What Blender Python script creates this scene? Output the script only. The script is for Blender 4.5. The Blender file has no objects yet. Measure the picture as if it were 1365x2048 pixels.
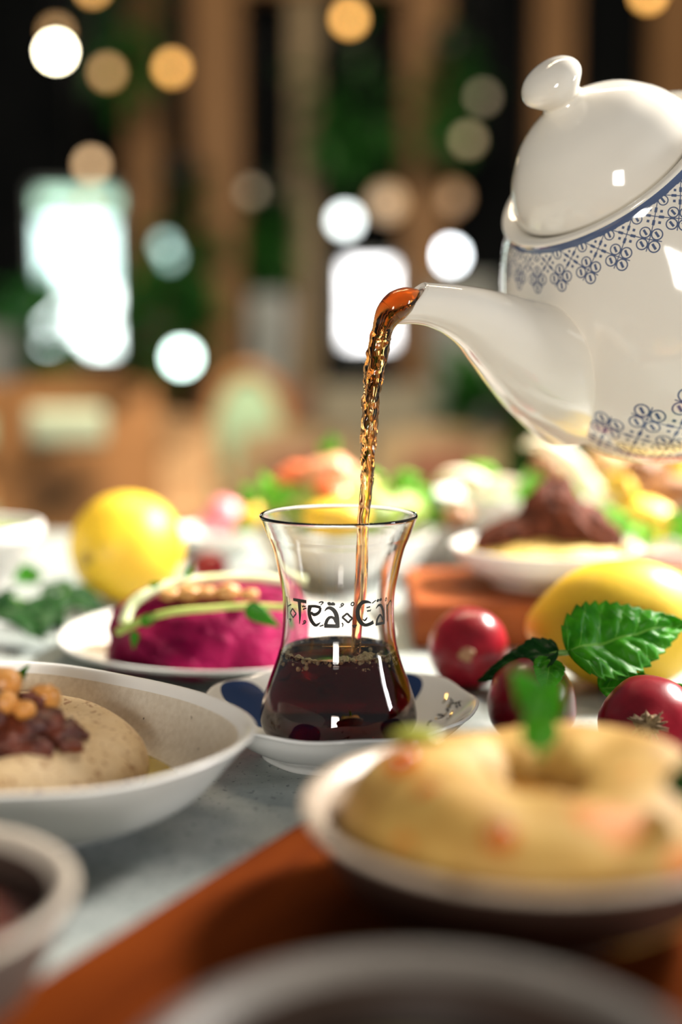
import bpy, bmesh, math, random
from mathutils import Vector, Matrix, noise
R = random.Random(7)
S = bpy.context.scene
COL = S.collection
PI = math.pi

# ------------------------------------------------------------------ camera, world, lights, exposure
FPX, PITCH, CAMH = 2520.0, math.radians(7.2), 0.146
cd = bpy.data.cameras.new('camera'); cam = bpy.data.objects.new('camera', cd); COL.objects.link(cam)
cam.location = (0, 0, CAMH); cam.rotation_euler = (PI/2 - PITCH, 0, 0)
cd.sensor_fit = 'VERTICAL'; cd.sensor_height = 36.0; cd.sensor_width = 24.0
cd.lens = 36.0*FPX/2048; cd.clip_start = 0.005; cd.clip_end = 60
cd.dof.use_dof = True; cd.dof.focus_distance = 0.442; cd.dof.aperture_fstop = cd.lens/16.0
S.camera = cam
w = bpy.data.worlds.new('world'); S.world = w; w.use_nodes = True
bg = w.node_tree.nodes['Background']
bg.inputs[0].default_value = (0.95, 0.97, 1.0, 1); bg.inputs[1].default_value = 0.14

def area(name, loc, target, sx, sy, power, col):
    l = bpy.data.lights.new(name, 'AREA'); l.shape = 'RECTANGLE'; l.size = sx; l.size_y = sy
    l.energy = power; l.color = col
    o = bpy.data.objects.new(name, l); COL.objects.link(o); o.location = loc
    o.rotation_euler = (Vector(target)-Vector(loc)).to_track_quat('-Z', 'Y').to_euler()
    return o
def spot(name, loc, target, power, deg, blend, rad, col):
    l = bpy.data.lights.new(name, 'SPOT'); l.energy = power; l.spot_size = math.radians(deg); l.spot_blend = blend; l.shadow_soft_size = rad; l.color = col
    o = bpy.data.objects.new(name, l); COL.objects.link(o); o.location = loc
    o.rotation_euler = (Vector(target)-Vector(loc)).to_track_quat('-Z', 'Y').to_euler()
spot('sunlight_through_side_window', (0.95, 1.05, 1.0), (-.02, 0.70, 0.0), 430, 42, .75, .16, (1.0, 0.95, 0.87))
area('daylight_window_behind', (-.2, -1.9, 0.30), (0.1, 0.6, 0.2), 0.45, 0.60, 34, (1.0, 0.95, 0.87))
area('daylight_window_right', (1.7, 0.30, 0.40), (0, 0.5, 0.1), 0.20, 0.45, 10, (0.94, 0.97, 1.0))
area('room_fill_light', (0.2, 1.6, 2.1), (-.1, 5.0, -.2), 1.6, .6, 330, (1.0, 0.80, 0.55))  # unseen fill added to brighten the dining room, turned away from the table
vs = S.view_settings
vs.view_transform = 'Standard'; vs.look = 'None'; vs.gamma = 1; vs.use_curve_mapping = False; vs.exposure = 0.0
S.cycles.caustics_reflective = False; S.cycles.caustics_refractive = True; S.cycles.blur_glossy = 1.0; S.cycles.sample_clamp_indirect = 6.0
S.cycles.max_bounces = 12; S.cycles.transmission_bounces = 12; S.cycles.transparent_max_bounces = 8
S.cycles.use_denoising = True

# ------------------------------------------------------------------ helpers
def at(px, py, Y):
    """point at depth Y on the sight line of a place measured in the photograph"""
    u = (px-682.5)/FPX; v = -(py-1024)/FPX
    dy = math.cos(PITCH)+math.sin(PITCH)*v; dz = -math.sin(PITCH)+math.cos(PITCH)*v
    return Vector((u*Y/dy, Y, CAMH+dz*Y/dy))

class NT:
    def __init__(s, name):
        s.m = bpy.data.materials.new(name); s.m.use_nodes = True; s.t = s.m.node_tree; s.n = s.t.nodes
        s.b = s.n['Principled BSDF']; s.out = s.n['Material Output']
    def link(s, a, b): s.t.links.new(a, b)
    def put(s, sock, v):
        if hasattr(v, 'links'): s.link(v, sock)
        else: sock.default_value = v
    def math(s, op, a, b=0.0, c=0.0):
        n = s.n.new('ShaderNodeMath'); n.operation = op
        for i, v in enumerate((a, b, c)): s.put(n.inputs[i], v)
        return n.outputs[0]
    def lt(s, a, b): return s.math('LESS_THAN', a, b)
    def mul(s, a, b): return s.math('MULTIPLY', a, b)
    def mx(s, a, b): return s.math('MAXIMUM', a, b)
    def ab(s, a): return s.math('ABSOLUTE', a)
    def coord(s, kind='Object', scale=(1, 1, 1)):
        t = s.n.new('ShaderNodeTexCoord'); mp = s.n.new('ShaderNodeMapping'); mp.inputs['Scale'].default_value = scale
        s.link(t.outputs[kind], mp.inputs[0]); return mp.outputs[0]
    def noise(s, scale, detail=4, vec=None, rough=.55):
        n = s.n.new('ShaderNodeTexNoise'); n.inputs['Scale'].default_value = scale; n.inputs['Detail'].default_value = detail
        n.inputs['Roughness'].default_value = rough
        s.link(vec or s.coord(), n.inputs['Vector']); return n.outputs['Fac']
    def ramp(s, fac, stops):
        r = s.n.new('ShaderNodeValToRGB'); e = r.color_ramp.elements
        while len(e) < len(stops): e.new(.5)
        for el, (p, c) in zip(e, stops): el.position = p; el.color = (*c, 1)
        s.put(r.inputs[0], fac); return r.outputs[0]
    def mix(s, f, a, b):
        n = s.n.new('ShaderNodeMix'); n.data_type = 'RGBA'
        s.put(n.inputs[0], f)
        for i, v in ((6, a), (7, b)):
            s.put(n.inputs[i], v if hasattr(v, 'links') else (*v, 1))
        return n.outputs[2]
    def bump(s, h, strength=.3, dist=.001):
        n = s.n.new('ShaderNodeBump'); n.inputs['Strength'].default_value = strength; n.inputs['Distance'].default_value = dist
        s.link(h, n.inputs['Height']); s.link(n.outputs[0], s.b.inputs['Normal'])
    def set(s, **k):
        for a, v in k.items():
            nm = {'rough': 'Roughness', 'col': 'Base Color', 'metal': 'Metallic', 'trans': 'Transmission Weight', 'ior': 'IOR', 'coat': 'Coat Weight',
                  'spec': 'Specular IOR Level', 'sss': 'Subsurface Weight', 'emit': 'Emission Strength', 'ecol': 'Emission Color'}[a]
            if a in ('col', 'ecol') and not hasattr(v, 'links'): v = (*v, 1)
            s.put(s.b.inputs[nm], v)
        return s.m

def mat(name, c1, c2=None, scale=60, rough=.5, bump=0, lo=.35, hi=.65, bdist=.0008, detail=5, sss=0, srad=.004, **k):
    t = NT(name)
    if c2 is None: c2 = tuple(x*.9 for x in c1)
    f = t.noise(scale, detail)
    t.set(col=t.ramp(f, [(lo, c1), (hi, c2)]), rough=rough, **k)
    if bump: t.bump(t.noise(scale*1.7, detail), bump, bdist)
    if sss:
        t.b.inputs['Subsurface Weight'].default_value = sss; t.b.inputs['Subsurface Scale'].default_value = srad
        t.b.inputs['Subsurface Radius'].default_value = (1, .6, .3)
    return t.m

def glow(name, c, e):
    t = NT(name); return t.set(col=(.8, .8, .8), ecol=c, emit=e, rough=.3)

class G:
    def __init__(s): s.v = []; s.f = []; s.uv = {}
    def add(s, vs, fs, uvs=None):
        o = len(s.v); k = len(s.f); s.v += [Vector(p) for p in vs]; s.f += [tuple(i+o for i in f) for f in fs]
        if uvs:
            for i, u in enumerate(uvs): s.uv[k+i] = u
        return s
    def grid(s, rows, closed=True, uvf=None):
        """rows: list of rings (same length, or length 1 for a pole)"""
        vs = []; idx = []
        for r in rows: idx.append([len(vs)+i for i in range(len(r))]); vs += r
        fs = []; uvs = []
        n = max(len(r) for r in rows)
        for j in range(len(rows)-1):
            a, b = idx[j], idx[j+1]
            for i in range(n if closed else n-1):
                k = (i+1) % n
                if len(a) == 1 and len(b) == 1: continue
                if len(a) == 1: fs.append((a[0], b[k], b[i])); c = ((i+.5, j), (i+1, j+1), (i, j+1))
                elif len(b) == 1: fs.append((a[i], a[k], b[0])); c = ((i, j), (i+1, j), (i+.5, j+1))
                else: fs.append((a[i], a[k], b[k], b[i])); c = ((i, j), (i+1, j), (i+1, j+1), (i, j+1))
                if uvf: uvs.append([uvf(*q) for q in c])
        return s.add(vs, fs, uvs if uvf else None)
    def lathe(s, prof, n=48, c=(0, 0, 0), fr=None, rad=None, wave=None, uvf=None):
        c = Vector(c); a, b, u = fr or (Vector((1, 0, 0)), Vector((0, 1, 0)), Vector((0, 0, 1)))
        rows = []
        for r, z in prof:
            if abs(r) < 1e-7: rows.append([c+u*z]); continue
            ring = []
            for i in range(n):
                th = 2*PI*i/n; q = r*(rad(th) if rad else 1); zz = z+(wave(th, r) if wave else 0)
                ring.append(c+a*(q*math.cos(th))+b*(q*math.sin(th))+u*zz)
            rows.append(ring)
        return s.grid(rows, True, uvf)
    def tube(s, pts, rads, n=12, cap=True, disp=None):
        pts = [Vector(p) for p in pts]; m = len(pts)
        if not hasattr(rads, '__len__'): rads = [rads]*m
        rows = []; prev = None
        for i, p in enumerate(pts):
            t = (pts[min(i+1, m-1)]-pts[max(i-1, 0)]).normalized()
            if prev is None: x = t.orthogonal().normalized()
            else: x = (prev-t*prev.dot(t)).normalized()
            prev = x; y = t.cross(x)
            rows.append([p+(x*math.cos(2*PI*k/n)+y*math.sin(2*PI*k/n))*(rads[i]*(disp(i, k) if disp else 1)) for k in range(n)])
        if cap: rows = [[pts[0]]]+rows+[[pts[-1]]]
        return s.grid(rows)
    def box(s, c, d, rot=None, bev=0):
        bm = bmesh.new(); bmesh.ops.create_cube(bm, size=1)
        bmesh.ops.scale(bm, vec=d, verts=bm.verts)
        if bev: bmesh.ops.bevel(bm, geom=list(bm.edges), offset=bev, segments=3, affect='EDGES', profile=.6)
        if rot is not None: bmesh.ops.rotate(bm, cent=(0, 0, 0), matrix=Matrix.Rotation(rot, 3, 'Z'), verts=bm.verts)
        bmesh.ops.translate(bm, vec=c, verts=bm.verts)
        bm.verts.index_update(); s.add([v.co.copy() for v in bm.verts], [[v.index for v in f.verts] for f in bm.faces]); bm.free()
        return s
    def blob(s, c, d, amp=.1, freq=1.5, seed=0, sub=3, rot=None, fn=None, oct=3):
        bm = bmesh.new(); bmesh.ops.create_icosphere(bm, subdivisions=sub, radius=1)
        off = Vector((seed*3.17, seed*1.31, seed*7.7)); c = Vector(c)
        for v in bm.verts:
            k = 1+amp*noise.fractal(v.co*freq+off, 1.0, 2.0, oct)
            p = v.co*k
            if fn: p = fn(p)
            p = Vector((p.x*d[0], p.y*d[1], p.z*d[2]))
            if rot is not None: p = rot @ p
            v.co = c+p
        bm.verts.index_update(); s.add([v.co.copy() for v in bm.verts], [[v.index for v in f.verts] for f in bm.faces]); bm.free()
        return s
    def leaf(s, base, d, up, L, W, bend=.2, fold=.15, ser=.06, puff=.02, teeth=11, n=34, mth=10, tipw=.55, curl=0, seed=0, petiole=0):
        base = Vector(base); d = Vector(d).normalized(); up = Vector(up); up = (up-d*up.dot(d)).normalized(); side = d.cross(up)
        rows = []
        for i in range(n+1):
            u = i/n; wd = (math.sin(PI*u**tipw)**.8 if 0 < u < 1 else 0)*W/2*(1-.25*u)
            wd = max(wd, W*.012)
            ph = (u*teeth) % 1; wd *= 1+ser*(ph-.5)*2
            ang = bend*u; cpos = base+d*(L*u*math.cos(ang*.5))+up*(-L*u*math.sin(ang*.5))
            row = []
            for j in range(-mth, mth+1):
                t = j/mth
                z = fold*abs(t)*wd + puff*W*(abs(math.sin(PI*(u*teeth*.55-abs(t)*1.1))))*min(1, abs(t)*4)*(1-abs(t)**3)
                z += .03*W*noise.noise(Vector((u*5+seed, t*2, seed*1.7)))*3 + curl*W*math.sin(u*4+t*2)
                row.append(cpos+side*(t*wd)+up*z)
            rows.append(row)
        return s.grid(rows, False, lambda a, b: (b/n, a/(2*mth)))
    def build(s, name, m, parent=None, smooth=True, loc=None, solid=0, sub=0):
        o0 = LOC[parent.name] if parent is not None else Vector(loc if loc is not None else (0, 0, 0))
        me = bpy.data.meshes.new(name); me.from_pydata([p-o0 for p in s.v], [], s.f)
        if s.uv:
            l = me.uv_layers.new(name='UVMap').data
            for fi, p in enumerate(me.polygons):
                if fi in s.uv:
                    for li, q in zip(p.loop_indices, s.uv[fi]): l[li].uv = q
        me.materials.append(m)
        if smooth:
            for p in me.polygons: p.use_smooth = True
        bm = bmesh.new(); bm.from_mesh(me); bmesh.ops.recalc_face_normals(bm, faces=bm.faces); bm.to_mesh(me); bm.free()
        o = bpy.data.objects.new(name, me); COL.objects.link(o)
        if parent is not None: o.parent = parent
        else: o.location = o0
        LOC[o.name] = o0
        if solid:
            q = o.modifiers.new('thick', 'SOLIDIFY'); q.thickness = solid; q.offset = 0
        if sub:
            q = o.modifiers.new('sub', 'SUBSURF'); q.levels = q.render_levels = sub
        return o
LOC = {}
def thing(name, label, cat, loc, group=None):
    o = bpy.data.objects.new(name, None); COL.objects.link(o); o.location = loc; o.empty_display_size = .01
    LOC[o.name] = Vector(loc); return tag(o, label, cat, group)
def tag(o, label, cat, group=None, kind=None):
    o['label'] = label; o['category'] = cat
    if group: o['group'] = group
    if kind: o['kind'] = kind
    return o
def struct(o, label, cat='wall'):
    o['kind'] = 'structure'; o['label'] = label; o['category'] = cat; return o
def stuff(o): o['kind'] = 'stuff'; return o
def cr(pts, k=6, closed=False):
    pts = [tuple(p) for p in pts]; n = len(pts); out = []
    rng = range(n if closed else n-1)
    for i in rng:
        g = lambda j: pts[j % n] if closed else pts[max(0, min(n-1, j))]
        p0, p1, p2, p3 = g(i-1), g(i), g(i+1), g(i+2)
        for s_ in range(k):
            t = s_/k
            out.append(tuple(.5*((2*b)+(-a+c)*t+(2*a-5*b+4*c-d)*t*t+(-a+3*b-3*c+d)*t**3) for a, b, c, d in zip(p0, p1, p2, p3)))
    if not closed: out.append(pts[-1])
    return out
def radial(keys):
    """smooth periodic radius from (degrees, r) keys"""
    ks = sorted((k % 360, r) for k, r in keys)
    def f(th):
        d = math.degrees(th) % 360
        for i in range(len(ks)):
            a, ra = ks[i]; b, rb = ks[(i+1) % len(ks)]
            if i == len(ks)-1: b += 360
            dd = d if d >= a else d+360
            if a <= dd <= b:
                r0 = ks[i-1][1]; r3 = ks[(i+2) % len(ks)][1]; t = (dd-a)/(b-a)
                return .5*((2*ra)+(-r0+rb)*t+(2*r0-5*ra+4*rb-r3)*t*t+(-r0+3*ra-3*rb+r3)*t**3)
        return ks[0][1]
    return f

# ------------------------------------------------------------------ materials
porcelain = mat('white_porcelain', (.81, .76, .67), (.79, .74, .65), 30, .08, coat=.3)
ceramic_white = mat('white_ceramic', (.80, .79, .76), (.76, .75, .72), 40, .22)
def speckle():
    t = NT('speckled_stoneware'); v = t.coord()
    vo = t.n.new('ShaderNodeTexVoronoi'); vo.inputs['Scale'].default_value = 210; t.link(v, vo.inputs[0])
    m1 = t.lt(vo.outputs['Distance'], .16)
    gate = t.math('GREATER_THAN', t.noise(95, 2), .55)
    base = t.ramp(t.noise(500, 3), [(.3, (.60, .53, .42)), (.7, (.70, .64, .53))])
    t.set(col=t.mix(t.mul(t.mul(m1, gate), .8), base, (.12, .09, .06)), rough=.32); return t.m
stoneware = speckle()
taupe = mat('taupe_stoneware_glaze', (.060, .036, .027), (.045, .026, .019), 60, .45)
rimglaze = mat('beige_rim_glaze', (.42, .33, .25), (.34, .27, .20), 60, .4)
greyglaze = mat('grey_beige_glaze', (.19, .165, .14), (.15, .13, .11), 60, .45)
def wood(name, a, b, rough=.4, axis=(6, 60, 60), spec=.4):
    t = NT(name); v = t.coord('Object', axis)
    wv = t.noise(2.2, 8, v, .65)
    t.set(col=t.ramp(wv, [(.3, a), (.7, b)]), rough=rough, spec=spec); t.bump(wv, .15, .0006); return t.m
board_wood = wood('reddish_board_wood', (.075, .012, .0012), (.17, .034, .0035), .8, spec=.03)
board_wood2 = wood('orange_board_wood', (.20, .038, .009), (.36, .10, .024), .55, spec=.15)
def table_mat():
    t = NT('grey_green_stone'); v = t.coord()
    a = t.noise(9, 6, v, .65); b = t.noise(60, 6, v, .7); c = t.noise(420, 3, v)
    f = t.math('ADD', t.mul(a, .5), t.mul(b, .5))
    base = t.ramp(f, [(.36, (.20, .235, .225)), (.52, (.33, .36, .345)), (.66, (.46, .48, .46))])
    col = t.mix(t.lt(c, .36), base, (.10, .12, .12))
    t.set(col=col, rough=.42); t.bump(c, .12, .0004); return t.m
stone = table_mat()
hummus_m = NT('creamy_hummus')
_a = hummus_m.noise(420, 1); _b = hummus_m.noise(90, 5)
hummus_m.set(col=hummus_m.mix(hummus_m.mul(hummus_m.math('GREATER_THAN', _a, .62), .75), hummus_m.ramp(_b, [(.3, (.74, .55, .32)), (.7, (.64, .44, .22))]), (.30, .12, .04)), rough=.55)
hummus_m.bump(hummus_m.noise(140, 6), .6, .0015); hummus_m = hummus_m.m
mash_m = NT('golden_mash')
_a = mash_m.noise(38, 4); _b = mash_m.noise(120, 5)
mash_m.set(col=mash_m.mix(mash_m.math('GREATER_THAN', _a, .60), mash_m.ramp(_b, [(.3, (.60, .37, .09)), (.7, (.46, .24, .045))]), (.60, .20, .02)), rough=.6)
mash_m.bump(_b, .5, .0015); mash_m = mash_m.m
beet_m = NT('beet_puree')
_a = beet_m.noise(45, 5); _b = beet_m.noise(160, 6)
beet_m.set(col=beet_m.ramp(_a, [(.3, (.085, .0006, .02)), (.5, (.20, .001, .042)), (.75, (.37, .012, .09))]), rough=.5, spec=.08); beet_m.bump(_b, 1.0, .003); beet_m = beet_m.m
meat_m = mat('braised_meat', (.050, .009, .005), (.17, .032, .010), 150, .35, .9, bdist=.002)
crust_m = mat('fried_brown_crust', (.045, .012, .006), (.17, .050, .026), 170, .65, 1.0, spec=.12, bdist=.003, lo=.38, hi=.62)
chick_m = mat('golden_chickpea', (.72, .36, .10), (.58, .24, .05), 120, .35, .3, bdist=.0006, sss=.2, srad=.003)
oil_m = mat('olive_oil', (.42, .30, .012), (.34, .22, .008), 60, .06)
red_m = mat('radish_skin', (.20, .0015, .009), (.36, .005, .020), 45, .30, .25, bdist=.0008)
rootm = mat('radish_root_fibre', (.28, .19, .09), (.10, .055, .02), 300, .8, .6)
paler = mat('radish_pale_scar', (.50, .34, .16), (.42, .16, .08), 200, .5, .4)
lemon_m = mat('lemon_peel', (.76, .50, .022), (.70, .43, .014), 30, .48, .35, bdist=.0012, sss=.1, srad=.004)
lemon_rind = mat('pale_lemon_pith', (.86, .80, .48), (.80, .70, .30), 90, .45)
def leaf_m(name, dark, light, vein):
    t = NT(name); tc = t.n.new('ShaderNodeTexCoord'); sp = t.n.new('ShaderNodeSeparateXYZ'); t.link(tc.outputs['UV'], sp.inputs[0])
    u, v = sp.outputs[0], sp.outputs[1]; av = t.ab(t.math('SUBTRACT', v, .5))
    mid = t.lt(av, .018)
    lat = t.lt(t.ab(t.math('SUBTRACT', t.math('FRACT', t.math('SUBTRACT', t.mul(u, 6.5), t.mul(av, 2.6))), .5)), .035)
    base = t.ramp(t.noise(130, 5), [(.32, dark), (.68, light)])
    vv = t.mx(mid, t.mul(lat, .55))
    t.set(col=t.mix(vv, base, vein), rough=.42)
    t.b.inputs['Specular IOR Level'].default_value = .22
    tr = t.n.new('ShaderNodeBsdfTranslucent'); t.link(t.mix(vv, base, vein), tr.inputs[0])
    mx = t.n.new('ShaderNodeMixShader'); mx.inputs[0].default_value = .38
    t.link(t.b.outputs[0], mx.inputs[1]); t.link(tr.outputs[0], mx.inputs[2]); t.link(mx.outputs[0], t.out.inputs[0]); return t.m
mint_m = leaf_m('mint_leaf_green', (.022, .21, .004), (.075, .40, .008), (.19, .48, .06))
dark_leaf_m = leaf_m('dark_herb_green', (.003, .036, .004), (.007, .075, .008), (.02, .12, .015))
lettuce_m = leaf_m('bright_lettuce_green', (.10, .42, .02), (.22, .58, .05), (.50, .70, .25))
sprout_m = mat('pale_green_stalk', (.52, .58, .14), (.34, .46, .08), 90, .4)
whitestalk = mat('pale_white_stalk', (.74, .78, .52), (.60, .68, .34), 90, .4)
mintstem = mat('mint_stem_green', (.10, .26, .03), (.16, .32, .05), 90, .45)
tomato_m = mat('tomato_orange_red', (.70, .12, .03), (.62, .20, .08), 90, .3)
salmon_m = mat('salmon_pink_flesh', (.78, .36, .20), (.72, .28, .14), 90, .35)
pinkv = mat('pickled_pink_turnip', (.72, .16, .24), (.80, .34, .36), 80, .35)
cream_m = mat('cream_sliced_onion', (.80, .74, .58), (.74, .66, .46), 80, .4)
rice_m = mat('yellow_rice', (.74, .54, .14), (.66, .44, .09), 260, .5, .8, bdist=.002)
bread_m = mat('toasted_flatbread', (.66, .42, .20), (.50, .26, .09), 70, .6, .4)
brown_m = mat('brown_grilled_meat', (.22, .09, .035), (.34, .16, .06), 120, .45, .7, bdist=.002)
nut_m = mat('toasted_nut', (.66, .36, .12), (.48, .20, .05), 150, .4, .4)
darkstew = mat('dark_red_stew', (.045, .008, .005), (.09, .018, .008), 120, .25, .8, bdist=.003)
greensauce = mat('olive_green_sauce', (.10, .085, .012), (.07, .055, .008), 90, .3, .5, bdist=.002)
saladsauce = mat('pale_green_dip', (.30, .34, .10), (.22, .30, .06), 90, .4, .5)
gold_m = NT('gold_print').set(col=(.80, .55, .20), metal=1, rough=.22)
ink = mat('black_print_ink', (.012, .012, .010), (.016, .015, .012), 90, .45)
glass_m = NT('clear_glass').set(col=(1, 1, 1), trans=1, ior=1.46, rough=0)
def liquid(name, tint, absorb, dens, rough=0, ior=1.34):
    t = NT(name); t.set(col=tint, trans=1, ior=ior, rough=rough)
    va = t.n.new('ShaderNodeVolumeAbsorption'); va.inputs[0].default_value = (*absorb, 1); va.inputs[1].default_value = dens
    t.link(va.outputs[0], t.out.inputs['Volume']); return t.m
tea_m = liquid('dark_red_tea', (1, .92, .85), (.78, .09, .03), 290)
stream_m = liquid('amber_poured_tea', (1, .95, .82), (.96, .62, .10), 290)
foam_m = NT('foam_bubble').set(col=(1, .88, .52), trans=.72, ior=1.33, rough=.02)

def pot_mat(N):
    t = NT('porcelain_with_blue_lattice_print')
    tc = t.n.new('ShaderNodeTexCoord'); sp = t.n.new('ShaderNodeSeparateXYZ'); t.link(tc.outputs['UV'], sp.inputs[0])
    u, v = sp.outputs[0], sp.outputs[1]
    p = t.mul(t.math('ADD', u, v), .70711); q = t.mul(t.math('SUBTRACT', u, v), .70711)
    ip = t.math('FLOOR', p); iq = t.math('FLOOR', q); fp = t.math('FRACT', p); fq = t.math('FRACT', q)
    k = t.math('SUBTRACT', ip, iq)
    par = t.math('FLOORED_MODULO', k, 2.0)
    sx = t.math('SUBTRACT', t.math('FRACT', t.mul(fp, 2)), .5); sy = t.math('SUBTRACT', t.math('FRACT', t.mul(fq, 2)), .5)
    d = t.math('SQRT', t.math('ADD', t.mul(sx, sx), t.mul(sy, sy)))
    ring = t.lt(t.ab(t.math('SUBTRACT', d, .44)), .055)
    bar = t.mul(t.lt(t.ab(t.math('ADD', sx, sy)), .15), t.lt(t.ab(t.math('SUBTRACT', sx, sy)), .38))
    cA = t.mx(ring, bar)
    dot = t.mul(t.lt(t.ab(sx), .12), t.lt(t.ab(sy), .12))
    ap = t.ab(t.math('SUBTRACT', fp, .5)); aq = t.ab(t.math('SUBTRACT', fq, .5))
    thin = t.lt(t.math('MINIMUM', ap, aq), .022)
    amx = t.mx(ap, aq); dash = t.mul(t.lt(t.math('MINIMUM', ap, aq), .062), t.mul(t.math('GREATER_THAN', amx, .17), t.lt(amx, .40)))
    cB = t.mx(dot, t.mx(dash, thin))
    par1 = t.math('SUBTRACT', 1.0, par)
    pat = t.math('ADD', t.mul(cA, par1), t.mul(cB, par))
    pat = t.mx(pat, t.mul(thin, 1.0))
    band1 = t.mul(t.math('GREATER_THAN', k, -.5), t.lt(k, 2.5))
    band2 = t.math('GREATER_THAN', k, N-.5)
    line = t.mul(t.math('GREATER_THAN', v, -.12), t.lt(v, .22))
    top = t.math('GREATER_THAN', v, .2)
    f = t.mx(t.mul(t.mul(pat, t.math('ADD', band1, band2)), top), line)
    t.set(col=t.mix(t.mul(f, .92), (.79, .74, .65), (.018, .055, .16)), rough=.08, coat=.3); return t.m

def saucer_mat():
    t = NT('white_saucer_with_blue_petals')
    tc = t.n.new('ShaderNodeTexCoord'); sp = t.n.new('ShaderNodeSeparateXYZ'); t.link(tc.outputs['UV'], sp.inputs[0])
    u, v = sp.outputs[0], sp.outputs[1]       # u turns 0..6 around, v radius 0..1, v>1 outside
    fu = t.ab(t.math('SUBTRACT', t.math('FRACT', u), .5))
    e = t.math('ADD', t.math('POWER', t.math('DIVIDE', fu, .17), 2.0), t.math('POWER', t.math('DIVIDE', t.ab(t.math('SUBTRACT', v, .74)), .24), 4.0))
    blue = t.mul(t.lt(e, 1.0), t.lt(v, 1.0))
    t.set(col=t.mix(blue, (.78, .78, .76), (.012, .035, .13)), rough=.12); return t.m

# ------------------------------------------------------------------ the room
dark_wall = mat('dark_charcoal_wall', (.0035, .0045, .0055), (.006, .007, .008), 3, .9, spec=.03)
brown_wood = wood('warm_brown_column_wood', (.13, .062, .018), (.23, .115, .036), .6, (10, 10, 1))
tan_wood = wood('tan_wood', (.24, .115, .042), (.31, .155, .06), .6, (6, 30, 30))
pale_wood = wood('pale_cane_wood', (.37, .235, .125), (.43, .28, .16), .6, (6, 30, 30))
grey_wood = wood('greyish_olive_wood', (.20, .15, .085), (.26, .20, .12), .6, (8, 8, 2))
sage = mat('sage_green_fabric', (.20, .32, .22), (.25, .38, .27), 60, .8, .3)
white_fabric = mat('pale_sage_fabric', (.27, .34, .26), (.33, .39, .31), 60, .8, .3)
slate = mat('slate_blue_grey_paint', (.16, .19, .20), (.22, .25, .26), 8, .5)
darkred = mat('dark_red_brown_panel', (.16, .06, .03), (.11, .04, .02), 10, .5)
floor_m = mat('dark_brown_floor_tile', (.09, .065, .045), (.06, .045, .03), 6, .4)
black_metal = NT('black_metal').set(col=(.02, .02, .02), metal=.6, rough=.4)
plant_m = leaf_m('dark_houseplant_green', (.008, .055, .008), (.020, .12, .014), (.03, .14, .03))
plant_l = leaf_m('mid_houseplant_green', (.02, .12, .02), (.05, .24, .05), (.08, .26, .08))

FL = -.75
struct(G().box((0, 4.2, FL-.02), (9, 9.4, .04)).build('floor', floor_m, smooth=False), 'dark brown tiled dining room floor', 'floor')
struct(G().box((0, 8.35, .9), (9, .1, 3.3)).build('wall_back', dark_wall, smooth=False), 'dark charcoal back wall of the dining room')
def px2x(px, Y): return (px-682.5)/FPX*Y*1.005
for i, (a, b, Y, m_, lab) in enumerate([(272, 340, 7.6, brown_wood, 'brown wood column right of the tall bright window'), (398, 492, 7.5, brown_wood, 'widest brown wood column, left of the picture middle'),
        (586, 640, 7.7, grey_wood, 'greyish olive wood column beside the square window'), (800, 886, 7.5, brown_wood, 'brown wood column between the square window and teapot'),
        (1052, 1128, 7.6, brown_wood, 'brown wood column behind the teapot lid knob'), (1275, 1390, 7.5, brown_wood, 'brown wood column at the right edge of the picture')]):
    xa, xb = px2x(a, Y), px2x(b, Y)
    g = G().box(((xa+xb)/2, Y, .9), (xb-xa, .22, 3.3), bev=.015)
    c = g.build('trim_%d' % (i+1), m_, smooth=False); struct(c, lab, 'column')
    k = G()
    for j in range(3):
        x = xa+(xb-xa)*(j+.5)/3
        k2 = G().box((x, Y-.12, .9), ((xb-xa)/3*.7, .03, 3.2), bev=.004).build('slat', m_, c, smooth=False)
xa, xb = px2x(480, 7.55), px2x(800, 7.55)
beam = G().box(((xa+xb)/2, 7.56, 2.27), (xb-xa, .2, .16), bev=.01).build('trim_7', brown_wood, smooth=False); struct(beam, 'brown wood beam joining two columns near the ceiling', 'beam')

def window(idx, px0, px1, py0, py1, col, e, lab, bars):
    Y = 8.27
    a, b = at(px0, py1, Y), at(px1, py0, Y)
    f = thing('window_%d' % idx, lab, 'window', ((a.x+b.x)/2, Y, a.z)); f['kind'] = 'structure'
    g = G(); t = .035
    g.box(((a.x+b.x)/2, Y, a.z-t/2), (b.x-a.x+2*t, .07, t)).box(((a.x+b.x)/2, Y, b.z+t/2), (b.x-a.x+2*t, .07, t))
    g.box((a.x-t/2, Y, (a.z+b.z)/2), (t, .07, b.z-a.z)).box((b.x+t/2, Y, (a.z+b.z)/2), (t, .07, b.z-a.z))
    g.build('window_frame', slate, f, smooth=False)
    n = bars
    for i in range(n):
        z0 = a.z+(b.z-a.z)*i/n; z1 = a.z+(b.z-a.z)*(i+1)/n
        k_ = 1 if i == 0 or idx != 1 else .45        # the upper light of the tall window looks onto trees
        m_ = glow('daylight_pane_%d' % idx, (col[0]*(.8 if k_ < 1 else 1), col[1], col[2]), e*k_)
        G().box(((a.x+b.x)/2, Y-.01, (z0+z1)/2), (b.x-a.x, .012, z1-z0-.012)).build('pane', m_, f, smooth=False)
window(1, 88, 226, 440, 704, (.86, 1.0, .96), 7.5, 'tall bright daylit window at the left of the room', 2)
window(2, 692, 784, 528, 688, (.97, .98, 1.0), 6.0, 'square bright daylit window behind the tea stream', 2)
window(3, 860, 930, 650, 690, (.80, .92, 1.0), 2.2, 'small dim bluish window right of the square one', 1)
window(4, 80, 232, 385, 424, (.45, .85, .65), 2.0, 'greenish transom window above the tall bright window', 1)

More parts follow.
